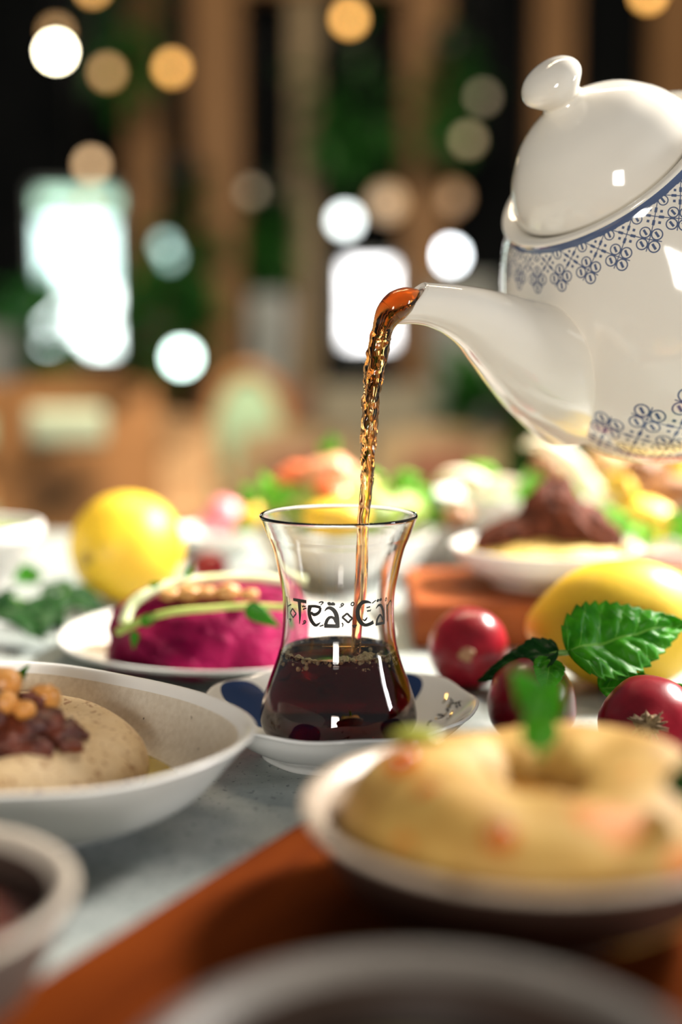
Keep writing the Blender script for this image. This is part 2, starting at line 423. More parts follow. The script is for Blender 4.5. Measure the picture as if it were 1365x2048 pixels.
def cluster(g, c, rx, ry, rz, n, L, seed, droop=0.):
    r = random.Random(seed)
    for i in range(n):
        d = Vector((r.gauss(0, 1), r.gauss(0, 1), r.gauss(0, 1))).normalized(); k = r.random()**.4
        p = Vector(c)+Vector((d.x*rx*k, d.y*ry*k, d.z*rz*k))
        dd = (d+Vector((0, 0, -droop+r.uniform(-.3, .5)))).normalized()
        g.leaf(p, dd, Vector((r.uniform(-1, 1), -.6, 1)), L*r.uniform(.7, 1.2), L*.5, bend=.6, ser=0, n=4, mth=1, seed=i)
    return g
def hanging(px, py, Y, w_, h_, lab, m_, seed):
    c = at(px, py, Y); t = thing('hanging_plant', lab, 'plant', (c.x, c.y, c.z), 'hanging plants in the dining room')
    stuff(cluster(G(), c, w_/2, .2, h_/2, 90, .16, seed, .6).build('foliage', m_, t, smooth=False))
    top = c.z+h_/2
    G().lathe([(0, top-.12), (.09, top-.12), (.13, top), (.12, top), (0, top-.02)], 16, (c.x, c.y, 0)).build('basket', black_metal, t)
    G().tube([(c.x, c.y, top), (c.x, c.y, 2.6)], .004, 6).build('hanger', black_metal, t)
hanging(255, 75, 6.9, .32, .75, 'dark green plant hanging above the amber bulb at left', plant_m, 1)
hanging(365, 480, 7.2, .30, .85, 'green trailing plant hanging beside the tall bright window', plant_m, 2)
hanging(700, 215, 7.0, .55, .80, 'largest dark green plant hanging above the square window', plant_m, 3)
hanging(900, 190, 6.8, .25, .60, 'dark green plant hanging between teapot and brown column', plant_m, 4)
hanging(545, 470, 7.3, .22, .60, 'small dark green plant hanging beside the greyish column', plant_m, 5)
def potplant(px, py, Y, w_, h_, lab, m_, seed):
    c = at(px, py, Y); t = thing('potted_plant', lab, 'plant', (c.x, c.y, FL), 'potted plants on the dining room floor')
    stuff(cluster(G(), c, w_/2, .25, h_/2, 110, .2, seed, -.2).build('foliage', m_, t, smooth=False))
    G().tube([(c.x, c.y, FL+.3), (c.x+.02, c.y, c.z)], .025, 8).build('stem', brown_wood, t)
    G().lathe([(0, FL), (.14, FL), (.19, FL+.34), (.17, FL+.34), (.16, FL+.30), (0, FL+.30)], 20, (c.x, c.y, 0)).build('pot', slate, t)
potplant(1010, 850, 5.0, .46, .46, 'dark leafy potted plant below the teapot', plant_m, 11)
potplant(70, 665, 7.4, .36, .50, 'green potted plant in front of the tall bright window', plant_l, 12)
potplant(330, 640, 6.3, .32, .40, 'leafy potted plant behind the white lantern', plant_m, 13)

# glowing bulbs on cords
def bulb(px, py, Y, d, col, e, lab, kind='pendant_bulb'):
    c = at(px, py, Y); t = thing(kind, lab, 'lamp', tuple(c), 'glowing bulbs in the dining room')
    r = d/2
    G().lathe([(0, -r), (r*.5, -r*.87), (r*.87, -r*.5), (r, 0), (r*.87, r*.5), (r*.5, r*.87), (0, r)], 16, c).build('globe', glow('bulb_glow', col, e), t)
    G().lathe([(r*.4, r*.8), (r*.45, r*1.6), (0, r*1.7)], 10, c).build('socket', black_metal, t)
    G().tube([c+Vector((0, 0, r*1.6)), Vector((c.x, c.y, 2.6))], .003, 6).build('cord', black_metal, t)
AM = (1.0, .46, .07); OLV = (.75, .52, .15); TN = (1.0, .60, .27)
for px, py, Y, d, c, e, lab in [
    (112, 103, 6.0, .070, (1, .90, .62), 60, 'brightest white bulb, hanging at upper left'),
    (112, 64, 6.3, .062, AM, 2.0, 'dim amber bulb just above the brightest white bulb'),
    (215, 145, 6.0, .062, AM, 2.3, 'amber bulb right of the brightest white bulb'),
    (345, 136, 6.0, .066, AM, 6.2, 'bright amber bulb in front of the widest brown column'),
    (699, 38, 6.0, .066, AM, 6.8, 'bright amber bulb at the top of the picture middle'),
    (183, 330, 6.0, .062, TN, 4.0, 'tan bulb hanging above the tall bright window'),
    (176, 410, 6.2, .060, OLV, 1.6, 'faint olive bulb just below the tan bulb'),
    (150, 465, 6.2, .060, TN, 2.4, 'faint tan bulb in front of the window transom'),
    (155, 507, 6.3, .066, (1, .82, .66), 9, 'peach white bulb in front of the tall bright window'),
    (1297, -12, 6.0, .066, AM, 6.8, 'bright amber bulb cut by the top edge above the teapot'),
    (185, -24, 6.1, .062, AM, 5.0, 'amber bulb cut by the top edge at upper left'),
    (966, 195, 6.4, .060, OLV, .45, 'faint olive bulb left of the teapot knob'),
    (937, 280, 6.2, .062, OLV, 1.0, 'olive bulb left of the teapot lid'),
    (503, 384, 6.4, .060, OLV, .4, 'faint olive bulb in front of the widest column'),
    (330, 490, 6.5, .066, (.45, .85, .80), 2.4, 'teal bulb in front of the trailing green plant'),
    (342, 515, 6.8, .066, (.50, .90, .85), 2.2, 'teal bulb just below the other teal bulb')]:
    bulb(px, py, Y, d, c, e, lab)
for px, py, Y, d, c, e, lab in [
    (364, 715, 5.8, .095, (.75, 1.0, .90), 14, 'glowing white green lantern beside the leafy potted plant'),
    (691, 441, 7.4, .10, (.92, 1.0, .98), 9, 'glowing white lantern above the square window'),
    (901, 511, 7.4, .10, (.90, .96, 1.0), 18, 'glowing white lantern left of the teapot body'),
    (905, 395, 7.6, .13, (1.0, .50, .15), .8, 'orange lantern above the white one beside the teapot'),
    (775, 405, 7.6, .17, (1.0, .54, .18), .7, 'wide orange lantern above the square window')]:
    bulb(px, py, Y, d, c, e, lab, 'lantern')

# far furniture
def cabinet(px0, px1, py0, Y, m_, lab, dy=.4):
    a, b = at(px0, py0, Y), at(px1, py0, Y); t = thing('cabinet', lab, 'cabinet', ((a.x+b.x)/2, Y, FL))
    G().box(((a.x+b.x)/2, Y, (FL+a.z)/2), (b.x-a.x, dy, a.z-FL), bev=.01).build('body', m_, t, smooth=False)
    wd = (b.x-a.x)/2
    for s_ in (0, 1):
        x = a.x+wd*(s_+.5)
        d = G().box((x, Y-dy/2-.01, (FL+a.z)/2), (wd*.92, .02, (a.z-FL)*.94), bev=.004).build('door', m_, t, smooth=False)
        G().tube([(x+(.35-s_*.7)*wd, Y-dy/2-.04, a.z-.3), (x+(.35-s_*.7)*wd, Y-dy/2-.04, a.z-.2)], .006, 8).build('handle', black_metal, d)
cabinet(505, 575, 590, 7.0, slate, 'slate grey cabinet standing left of the square window')
cabinet(862, 985, 560, 7.2, slate, 'slate grey cabinet standing behind the teapot spout')
cabinet(420, 620, 770, 6.0, darkred, 'low dark red brown counter behind the green backed chair')
cabinet(640, 860, 770, 5.6, mat('grey_olive_paint', (.13, .125, .095), (.17, .16, .12), 10, .6), 'low olive brown counter behind the tea stream')
cabinet(-70, 30, 660, 6.4, slate, 'slate grey cabinet at the left edge below the window')

def chair(name, lab, x, Y, rot, wd, ztop, frame_m, pad_m, pad, oval=False):
    """pad = (width, z0, z1) of the upholstered inset"""
    t = thing(name, lab, 'chair', (x, Y, FL)); M_ = Matrix.Rotation(rot, 3, 'Z')
    def W(p): v = M_ @ Vector((p[0], p[1], 0)); return Vector((x+v.x, Y+v.y, p[2]))
    def put(g, *a, **k):
        g.v = [W(p) for p in g.v]; return g.build(*a, **k)
    zs = FL+.45
    for sx in (-1, 1):
        for sy in (-1, 1):
            put(G().tube([(sx*wd*.42, sy*.2+.2, zs-.02), (sx*wd*.46, sy*.22+.2, FL)], [.02, .014], 10), 'leg', frame_m, t)
    put(G().box((0, .2, zs), (wd*.96, .48, .07), bev=.025), 'seat', pad_m, t)
    pw, z0, z1 = pad
    if oval:
        ring = [(.5*wd*math.cos(a), -.02, (z0+z1)/2+(z1-z0)*.5*1.18*math.sin(a)) for a in [2*PI*i/40 for i in range(41)]]
        put(G().tube(ring, .024, 10, False), 'back_frame', frame_m, t)
        put(G().blob((0, -.02, (z0+z1)/2), (pw/2, .035, (z1-z0)/2), 0), 'back_pad', pad_m, t)
        for sx in (-1, 1): put(G().tube([(sx*wd*.4, 0, zs), (sx*wd*.43, -.02, (z0+z1)/2-.1)], .018, 10), 'post', frame_m, t)
    else:
        zb = zs-.02
        pts = [(-wd/2, zb), (-wd/2, ztop-.05), (-wd*.40, ztop-.012), (0, ztop+.012), (wd*.40, ztop-.012), (wd/2, ztop-.05), (wd/2, zb)]
        sm = cr(pts, 6)
        g = G(); n = len(sm)
        vs_ = [Vector((p[0], .05*(2*p[0]/wd)**2-.03, p[1])) for p in sm]+[Vector((p[0], .05*(2*p[0]/wd)**2+.02, p[1])) for p in sm]
        g.add(vs_, [tuple(range(n)), tuple(range(2*n-1, n-1, -1))]+[(i, n+i, n+(i+1) % n, (i+1) % n) for i in range(n)])
        put(g, 'backrest', frame_m, t, smooth=False)
        if pad_m and pw: put(G().box((0, -.042, (z0+z1)/2), (pw, .035, z1-z0), bev=.017), 'back_pad', pad_m, t)
chair('dining_chair', 'tan wooden chair with wide back and pale green pad', -.535, 2.5, .03, .33, .095, tan_wood, white_fabric, (.150, -.035, .040))
chair('dining_chair', 'light cane chair with plain pale back, between two green ones', -.465, 3.4, -.1, .22, -.03, pale_wood, pale_wood, (0, 0, 0))
chair('dining_chair', 'round backed chair with oval sage green pad', -.315, 4.25, .1, .25, .1, tan_wood, sage, (.235, -.29, .055), True)
chair('dining_chair', 'tan wooden chair beyond the wide backed chair, at left edge', -.95, 3.3, .3, .42, .06, tan_wood, sage, (.2, -.1, -.02))
for px, lab in ((600, 'dark brown chair behind the salad bowl'), (880, 'dark brown chair behind the kibbeh bowl')):
    c = at(px, 860, 3.6); chair('dining_chair', lab, c.x, 3.6, .1, .36, c.z+.0, grey_wood, darkred, (.2, c.z-.2, c.z-.05))

# ------------------------------------------------------------------ the table and boards
t = thing('dining_table', 'grey green stone topped dining table carrying all the food', 'table', (0, .45, FL))
G().box((0, .45, -.0125), (1.5, 1.16, .025), bev=.004).build('tabletop', stone, t, smooth=False)
for sx in (-1, 1):
    for sy in (-1, 1):
        G().tube([(sx*.68, .45+sy*.5, -.024), (sx*.68, .45+sy*.5, FL)], .025, 12).build('leg', black_metal, t)
def board(name, lab, corners, z1, m_, ang):
    cx = sum(c[0] for c in corners)/4; cy = sum(c[1] for c in corners)/4
    w_ = math.dist(corners[0], corners[1]); h_ = math.dist(corners[1], corners[2])
    o = G().box((0, 0, z1/2), (w_, h_, z1), bev=.0025).build(name, m_, smooth=False, loc=(0, 0, 0)); o.location = (cx, cy, 0.0002); o.rotation_euler = (0, 0, ang)
    return tag(o, lab, 'serving board')
# front board: left long edge runs from (-.012,.344) towards the camera, down left
ex, ey = Vector((-.507, -.862)), Vector((.862, -.507))
A0 = Vector((-.010, .347)); Lb, Wb = .36, .26
cs = [A0, A0+ex*Lb, A0+ex*Lb+ey*Wb, A0+ey*Wb]
board('serving_board', 'reddish brown wooden serving board under the golden mash bowl', [tuple(c) for c in cs], .014, board_wood, math.atan2(ex.y, ex.x))
board('serving_board', 'orange brown wooden serving board under the kibbeh bowl', [(.036, .612), (.52, .612), (.52, .715), (.036, .715)], .023, board_wood2, 0)

# ------------------------------------------------------------------ bowls
def bowl_prof(h, t=.05, foot=.5, flare=1.0):
    o = [(0, .002), (foot*.80, .002), (foot*.84, 0), (foot*.92, 0), (foot*.97, .003), (foot+(1-foot)*.50, h*.36*flare), (foot+(1-foot)*.84, h*.76), (.985, h*.955)]
    r = [(1.0, h*.985), (1-t*.28, h), (1-t*.75, h*.985)]
    i = [(1-t-.03, h*.90), (foot+(1-foot)*.62, h*.48), (foot+(1-foot)*.2, .009), (foot*.6, .006), (0, .006)]
    return cr(o, 5)[:-1], cr([o[-1]]+r+[i[0]], 5), cr(i, 5)[1:]
def bowl(name, lab, c, Rr, h, outer, rim, inner, rad=None, t=.05, foot=.5, n=80, z0=0, cat='bowl', flare=1.0):
    th = thing(name, lab, cat, (c[0], c[1], z0))
    P = bowl_prof(h, t, foot, flare); cc = (c[0], c[1], z0)
    sc = lambda pr: [(r*Rr, z) for r, z in pr]
    a, b, d = map(sc, P)
    if outer is rim is inner: G().lathe(a+b+d, n, cc, rad=rad).build('bowl_body', outer, th)
    else:
        G().lathe(a+[b[0]], n, cc, rad=rad).build('outer_wall', outer, th)
        G().lathe(b, n, cc, rad=rad).build('rim', rim, th)
        G().lathe([b[-1]]+d, n, cc, rad=rad).build('inner_wall', inner, th)
    return th
# hummus dish
HC = Vector((-.102, .387)); HR = radial([(-79, 73), (-60, 78), (-36, 79), (-9, 77), (23, 64), (50, 58), (75, 61), (110, 77), (160, 80), (200, 80), (240, 76)])
hrad = lambda th: HR(th)/75.
bowl('hummus_bowl', 'organic shaped white bowl with speckled beige inside holding hummus', HC, .075, .032, ceramic_white, ceramic_white, stoneware, hrad, .045, .5, 96, flare=.9)
# oil under the hummus
oz = .0135
o = G().lathe([(0, oz), (.050, oz), (.0515, oz-.0008)], 64, (HC.x, HC.y, 0), rad=hrad).build('olive_oil_pool', oil_m, loc=(HC.x, HC.y, oz)); tag(o, 'golden olive oil pooled around the hummus', 'oil')
def hum_f(th, r): return .0012*math.sin(3*th+r*260)+.0008*noise.noise(Vector((math.cos(th)*2, math.sin(th)*2, r*90)))
hc = Vector((-.116, .386, 0))
prof = cr([(.0535, .0085), (.0545, .014), (.052, .0205), (.045, .0265), (.036, .0290), (.026, .0275), (.014, .0245), (0, .0235)], 6)
o = G().lathe(prof, 90, hc, wave=hum_f).build('hummus', hummus_m, loc=(hc.x, hc.y, .0085)); tag(o, 'creamy beige swirl of hummus in the speckled bowl', 'dip')
mc = at(48, 1462, .372)
g = G()
for i in range(70):
    a = R.uniform(0, 2*PI); k = R.random()**.5
    g.blob((mc.x-.004+.021*k*math.cos(a), mc.y-.003+.013*k*math.sin(a), .0275+.019*(1-k)*R.random()+.002), (R.uniform(.0028, .0052), R.uniform(.0028, .005), R.uniform(.0025, .0045)), .5, 1.6, i, 2)
g.blob((mc.x-.004, mc.y-.003, .027), (.020, .012, .013), .3, 2, 3, 3)
o = g.build('shredded_meat', meat_m, loc=(mc.x, mc.y, .025)); tag(o, 'dark red brown shredded meat heaped on the hummus', 'meat', kind='stuff')
def chickpea(px, py, Y, r, lab, seed):
    c = at(px, py, Y)
    def fn(p):
        k = max(0, p.dot(Vector((.5, -.6, .6)).normalized())-.75); q = p.copy(); q *= 1+.5*k
        q *= 1-.10*math.exp(-(p.x*8)**2)*max(0, p.z); return q
    o = G().blob(c, (r, r*.95, r*.92), .06, 1.2, seed, 3, fn=fn).build('chickpea', chick_m, loc=c); tag(o, lab, 'chickpea', 'chickpeas on the hummus')
chickpea(88, 1397, .377, .0052, 'golden chickpea on the right of the meat heap', 1)
chickpea(4, 1368, .372, .0060, 'largest golden chickpea at left edge, below the mint leaf', 2)
chickpea(50, 1420, .366, .0034, 'small chickpea half sunk in the middle of the meat', 3)
chickpea(8, 1405, .366, .0042, 'chickpea lying low in front of the largest chickpea', 4)
b = at(22, 1378, .378); e = at(56, 1328, .38)
o = G().leaf(b, e-b, (-.2, -.9, .5), (e-b).length, .0048, ser=.02, n=20, mth=5).build('mint_leaf', mint_m, loc=b, solid=.0003); tag(o, 'tiny green leaf standing up among the chickpeas on hummus', 'leaf')

# dip bowl at lower left
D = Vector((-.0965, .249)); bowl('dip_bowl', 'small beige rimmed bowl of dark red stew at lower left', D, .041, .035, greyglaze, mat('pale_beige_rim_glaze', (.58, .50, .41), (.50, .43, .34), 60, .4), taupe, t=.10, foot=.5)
o = G().lathe(cr([(0, .0275), (.015, .028), (.028, .026), (.0335, .024), (.0325, .021)], 5), 56, (D.x, D.y, 0), wave=lambda th, r: .0012*noise.noise(Vector((math.cos(th)*r*200, math.sin(th)*r*200, 3)))).build('dark_stew', darkstew, loc=(D.x, D.y, .021)); tag(o, 'dark red brown stew inside the lower left bowl', 'stew')
# bottom bowl
Bc = Vector((.012, .169)); zb = .0144
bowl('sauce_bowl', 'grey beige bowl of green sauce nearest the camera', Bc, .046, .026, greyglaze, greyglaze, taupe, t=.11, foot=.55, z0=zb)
o = G().lathe(cr([(0, .031), (.02, .0315), (.033, .030), (.0345, .027)], 5), 56, (Bc.x, Bc.y, 0)).build('green_sauce', greensauce, loc=(Bc.x, Bc.y, .026)); tag(o, 'dark olive sauce in the bowl nearest the camera', 'sauce')
# mash bowl
Mc = Vector((.0440, .286)); bowl('mash_bowl', 'taupe stoneware bowl with beige rim holding golden mash', Mc, .0535, .027, taupe, rimglaze, rimglaze, t=.08, foot=.55, z0=zb)
def mash_w(th, r): return .0016*math.sin(2*th+.6)+.0020*noise.noise(Vector((math.cos(th)*2.3, math.sin(th)*2.3, r*70)))
prof = cr([(.040, .0245), (.0450, .033), (.0450, .038), (.0415, .0450), (.033, .0505), (.023, .0515), (.0150, .0485), (.010, .0435), (.007, .0405), (0, .040)], 6)
o = G().lathe(prof, 96, (Mc.x+.001, Mc.y, 0), wave=mash_w).build('golden_mash', mash_m, loc=(Mc.x, Mc.y, .0245)); tag(o, 'golden ring of mashed vegetables with a hollow centre', 'dip')
oilr = mat('red_chili_oil', (.50, .10, .006), (.58, .16, .01), 60, .12)
for px, py, Y, r, lab in [(805, 1525, .276, .0042, 'chili oil drop at upper left of the mash'), (1000, 1675, .2455, .0036, 'chili oil drop on the front middle of the mash'), (860, 1590, .263, .0034, 'chili oil drop on the left slope of the mash')]:
    c = at(px, py, Y); o = G().blob(c, (r, .0016, r*.8), .15, 1.5, px, 2).build('chili_oil_drop', oilr, loc=c); tag(o, lab, 'oil', 'chili oil drops on the mash')
# well filling and mint sprig in the well
hw = Vector((Mc.x+.001, Mc.y, .042))
o = G().lathe([(0, .0435), (.009, .0435), (.0105, .0428)], 30, (hw.x, hw.y, 0)).build('oil_in_hollow', mat('brown_oil', (.20, .075, .008), (.15, .05, .006), 80, .15), loc=(hw.x, hw.y, .0428)); tag(o, 'brown oil filling the hollow of the golden mash', 'oil')
sp = at(1082, 1515, .289); top = at(1078, 1375, .297)
t = thing('mint_sprig', 'small upright mint sprig stuck in the golden mash', 'herb', tuple(sp))
G().tube([sp, sp.lerp(top, .5)+Vector((.001, 0, 0)), top], [.0012, .001, .0008], 8).build('stem', mintstem, t)
G().leaf(sp.lerp(top, .12), (-.08, -.1, 1), (.1, -1, .1), .0165, .0095, ser=.05, n=20, mth=5).build('leaf', mint_m, t, solid=.0003)
G().leaf(sp.lerp(top, .66), (.25, -.3, .55), (-.2, -1, .3), .011, .011, ser=.05, n=20, mth=5, seed=2).build('leaf', mint_m, t, solid=.0003)
G().leaf(sp.lerp(top, .75), (-.55, -.12, .75), (.2, -1, .3), .0115, .0095, ser=.05, n=20, mth=5, seed=4).build('leaf', mint_m, t, solid=.0003)
b, e = at(782, 1462, .305), at(880, 1468, .300)
o = G().blob((b+e)/2+Vector((0, 0, -.001)), ((e-b).length/2*1.05, .004, .0022), .1, 1.3, 5, 3).build('pickle_slice', mat('olive_green_pickle', (.40, .40, .05), (.30, .32, .03), 90, .3), loc=b); tag(o, 'olive green pickle slice on the left rim of the mash', 'pickle')
c = at(1362, 1600, .262); o = G().leaf(c, (.1, -.3, .9), (-.6, -1, .2), .012, .009, n=16, mth=4).build('herb_leaf', dark_leaf_m, loc=c, solid=.0003); tag(o, 'dark green herb leaf at the right side of mash', 'leaf')

# ------------------------------------------------------------------ saucer, glass, tea
GX, GY = -.0009, .45
sn = 120
spf = cr([(0, .0022), (.024, .0022), (.0252, 0), (.0282, 0), (.0292, .0028), (.037, .007), (.045, .0132), (.0496, .0180), (.0508, .0190), (.0502, .0198), (.0485, .0188), (.043, .0140), (.036, .0090), (.030, .0062), (.020, .0056), (0, .0056)], 5)
kin = next(i for i, q in enumerate(spf) if q[1] >= .0197)
swave = lambda th, r: .0005*math.cos(9*th+.4)*(max(0, r-.03)/.02)**2
srad = lambda th: 1+.010*math.cos(9*th+.4)
def suv(a, b):
    j = int(min(max(b, 0), len(spf)-1)); r = spf[j][0]
    return (a/sn*4+.856, r/.0508 if j >= kin else 1.5)
t = thing('saucer', 'white scalloped saucer with blue petals under the tea glass', 'saucer', (GX, GY, 0))
G().lathe(spf, sn, (GX, GY, 0), wave=swave, rad=srad, uvf=suv).build('saucer_body', saucer_mat(), t)
def sau(th, r):
    z = next((spf[i][1]+(spf[i-1][1]-spf[i][1])*(r-spf[i][0])/max(1e-9, spf[i-1][0]-spf[i][0]) for i in range(kin+1, len(spf)) if spf[i][0] <= r <= spf[i-1][0]), .006)
    return Vector((GX+r*srad(th)*math.cos(th), GY+r*srad(th)*math.sin(th), z+swave(th, r)+.00012))
def ribbon(g, pts, wd):
    """flat stroke through surface points (with outward normals)"""
    m = len(pts); L_ = []
    for i, (p, nrm) in enumerate(pts):
        tg = (pts[min(i+1, m-1)][0]-pts[max(i-1, 0)][0]); s_ = tg.cross(nrm)
        if s_.length < 1e-9: s_ = Vector((1, 0, 0))
        s_.normalize(); w_ = wd[i] if hasattr(wd, '__len__') else wd
        L_.append([p-s_*w_/2, p+s_*w_/2])
    return g.grid(L_, False)
for k in range(4):   # gold and black brush script between the petals
    thc = 2*PI*((k+1-.856)/4); gg, gb = G(), G()
    r = random.Random(20+k)
    for s_ in range(13):
        a0 = thc+r.uniform(-.20, .20); r0 = r.uniform(.036, .046); pts = []
        da, dr, cv = r.uniform(-.10, .10), r.uniform(-.004, .004), r.uniform(-.05, .05)
        for i in range(6):
            f = i/5; pts.append((sau(a0+da*f+cv*math.sin(PI*f), min(.0475, r0+dr*f)), Vector((0, 0, 1))))
        ribbon(gb if s_ % 3 else gg, pts, [.0004+.0009*math.sin(PI*(i+.3)/6) for i in range(6)])
    gb.build('script_mark', ink, t, smooth=False); gg.build('script_mark', gold_m, t, smooth=False)

gp = [(.0285, .0876), (.0260, .0812), (.0238, .0758), (.02176, .0672), (.02047, .0597), (.02014, .0516), (.0208, .0434), (.0219, .0379), (.02357, .0325), (.02565, .0270), (.0275, .0215), (.0287, .0159), (.02865, .0121), (.0268, .0080), (.0245, .0062), (.020, .0060), (0, .0062)]
outer = cr(gp, 6); wall = .0011
inner = cr([(r-wall if r > .012 else r, z) for r, z in gp[1:13]]+[(.0250, .0105), (.0220, .0088), (.015, .0082), (0, .0080)], 6)
t = thing('tea_glass', 'tulip shaped clear tea glass with black lettering, half filled', 'glass', (GX, GY, .0056))
rimp = [(.0281-wall*.4, .0884), (.0274, .0880)]
rev = list(outer)[::-1]
G().lathe(rev+[(.0286, .0881), (.0282, .0886), (.0277, .0884), (.0273, .0874)]+inner, 96, (GX, GY, 0)).build('glass_wall', glass_m, t)
def grad(z):
    for (r0, z0), (r1, z1) in zip(outer, outer[1:]):
        if z1 <= z <= z0: return r0+(r1-r0)*(z0-z)/max(1e-9, z0-z1)
    return outer[0][0]
def on_glass(px, py):
    Y = .43
    for _ in range(12):
        p = at(px, py, Y); r = grad(p.z)+.00012; dx = max(-.985*r, min(.985*r, p.x-GX)); Y = GY-math.sqrt(r*r-dx*dx)
    p = at(px, py, Y); p.x = GX+dx
    n = Vector((p.x-GX, p.y-GY, 0)).normalized(); return p, n
STROKES = {
 'letter_T': [[(228, 238, 22), (290, 250, 25), (356, 262, 26)], [(288, 255, 36), (292, 330, 30), (294, 400, 24), (290, 478, 6)]],
 'letter_e': [[(393, 303, 36), (384, 350, 32), (392, 410, 32), (415, 460, 30), (450, 490, 24), (494, 463, 7)], [(380, 306, 20), (440, 305, 22), (497, 318, 22)], [(494, 316, 20), (487, 352, 22), (462, 378, 24), (428, 386, 26), (402, 362, 20)]],
 'letter_a': [[(535, 352, 6), (560, 326, 18), (590, 322, 28), (625, 345, 32), (648, 385, 34), (658, 440, 34), (660, 514, 34)], [(672, 500, 30), (600, 498, 30), (530, 496, 30)], [(542, 492, 26), (560, 440, 26), (590, 412, 22), (625, 422, 22), (645, 462, 22)]],
 'diaeresis': [[(563, 270, 10), (580, 280, 26), (598, 292, 14)], [(596, 292, 12), (615, 282, 24), (636, 292, 12)]],
 'diamond': [[(706, 412, 14), (730, 395, 14), (754, 378, 14), (778, 400, 14), (802, 424, 14), (784, 443, 14), (766, 462, 14), (736, 437, 14), (704, 411, 14)]],
 'letter_C': [[(990, 272, 8), (950, 262, 22), (905, 268, 30), (870, 305, 32), (858, 360, 34), (866, 420, 34), (890, 465, 32), (930, 488, 26), (975, 478, 28), (1012, 458, 30)]],
 'letter_a.': [[(1036, 328, 6), (1060, 296, 16), (1085, 298, 24), (1103, 340, 26), (1110, 400, 24), (1114, 470, 22)], [(1120, 464, 22), (1075, 474, 22), (1032, 482, 20)], [(1042, 470, 18), (1050, 430, 20), (1072, 392, 18), (1090, 402, 16), (1102, 440, 16)]],
 'diaeresis.': [[(1044, 258, 12), (1056, 248, 20), (1066, 246, 12)], [(1068, 248, 12), (1082, 240, 20), (1094, 236, 10)]],
 'letter_n': [[(1142, 288, 14), (1148, 380, 14), (1150, 452, 12)], [(1144, 312, 10), (1164, 270, 12), (1180, 252, 14), (1188, 300, 12), (1187, 385, 9)]],
 'diamond.': [[(198, 368, 11), (210, 349, 11), (222, 330, 11), (240, 354, 11), (256, 378, 11), (242, 395, 11), (228, 412, 11), (212, 390, 11), (197, 366, 11)]],
 'letter_t': [[(165, 210, 12), (172, 300, 13), (174, 430, 10)], [(168, 308, 10), (208, 286, 10)]],
 'accent_mark': [[(792, 292, 8), (800, 272, 9), (818, 268, 9), (820, 288, 9), (806, 300, 9), (792, 292, 8)], [(676, 318, 6), (705, 304, 9), (719, 286, 9), (706, 278, 9), (695, 294, 9), (712, 300, 7)],
   [(704, 466, 12), (714, 485, 10), (706, 510, 5)], [(484, 502, 8), (524, 488, 13)], [(478, 272, 8), (500, 262, 10), (520, 268, 10), (496, 294, 7)],
   [(314, 296, 8), (322, 312, 8), (332, 298, 8), (338, 312, 8), (350, 300, 8)], [(322, 336, 9), (356, 322, 10)], [(316, 481, 6), (342, 470, 9), (350, 452, 9), (336, 446, 9), (332, 464, 9), (346, 468, 7)],
   [(806, 488, 7), (816, 502, 8), (826, 488, 8), (838, 498, 8), (848, 484, 7)], [(812, 512, 9), (838, 506, 9)], [(943, 320, 9), (980, 310, 10)], [(950, 344, 8), (958, 356, 8), (966, 344, 8), (976, 352, 8), (986, 336, 8)],
   [(908, 430, 7), (924, 444, 12), (940, 430, 14), (950, 412, 7)], [(998, 276, 9), (1036, 246, 9)], [(1124, 244, 7), (1134, 222, 8), (1140, 236, 8), (1130, 252, 7), (1124, 244, 7)], [(188, 432, 9), (206, 432, 10), (196, 456, 6)]],
}
for nm, strokes in STROKES.items():
    g = G()
    for st in strokes:
        d = cr(st, 6); ribbon(g, [on_glass(540+x/4.875, 1150+y/4.875) for x, y, _ in d], [w_*(1.4 if nm == 'accent_mark' else 1.5 if nm[0] == 'd' else 1.32)/4.875/5.85/1000 for _, _, w_ in d])
    g.build(nm.rstrip('.'), ink, t, smooth=False)

TZ = .0382
tp = [(max(0, r+.00025), z) for r, z in inner if z < TZ-.0012]
rt = grad(TZ)-wall+.00025
tea_prof = [(0, TZ), (rt*.85, TZ+.0001), (rt*.96, TZ+.0004), (rt, TZ+.0010)]+tp
tea_prof[-1] = (0, tp[-1][1]-.0002)
t = thing('tea', 'dark red brown tea filling the lower half of glass', 'drink', (GX, GY, .008))
G().lathe(tea_prof, 96, (GX, GY, 0)).build('tea_liquid', tea_m, t)
g = G(); r = random.Random(5)
for i in range(300):
    if i < 70: a = math.radians(r.gauss(-50, 22)); k = r.uniform(.55, .97)
    elif i < 120: a = math.radians(r.gauss(-140, 26)); k = r.uniform(.86, .975)
    else: a = r.uniform(0, 2*PI); k = r.uniform(.93, .975)
    q = .00022+.00075*r.random()**2*(1.25 if k < .9 else 1)
    zz, rr = TZ+q*.35, rt*k
    if i >= 250 or i % 7 == 0:                 # bubbles clinging to the glass below the surface
        a = math.radians(r.gauss(-42, 16) if i % 3 else r.gauss(-125, 30)); zz = TZ-.0032*r.random()**1.8; rr = grad(zz)-wall-q*.15
    g.blob((GX+rr*math.cos(a), GY+rr*math.sin(a), zz), (q, q, q), 0, 1, 0, 2)
stuff(g.build('foam_bubbles', foam_m, t))

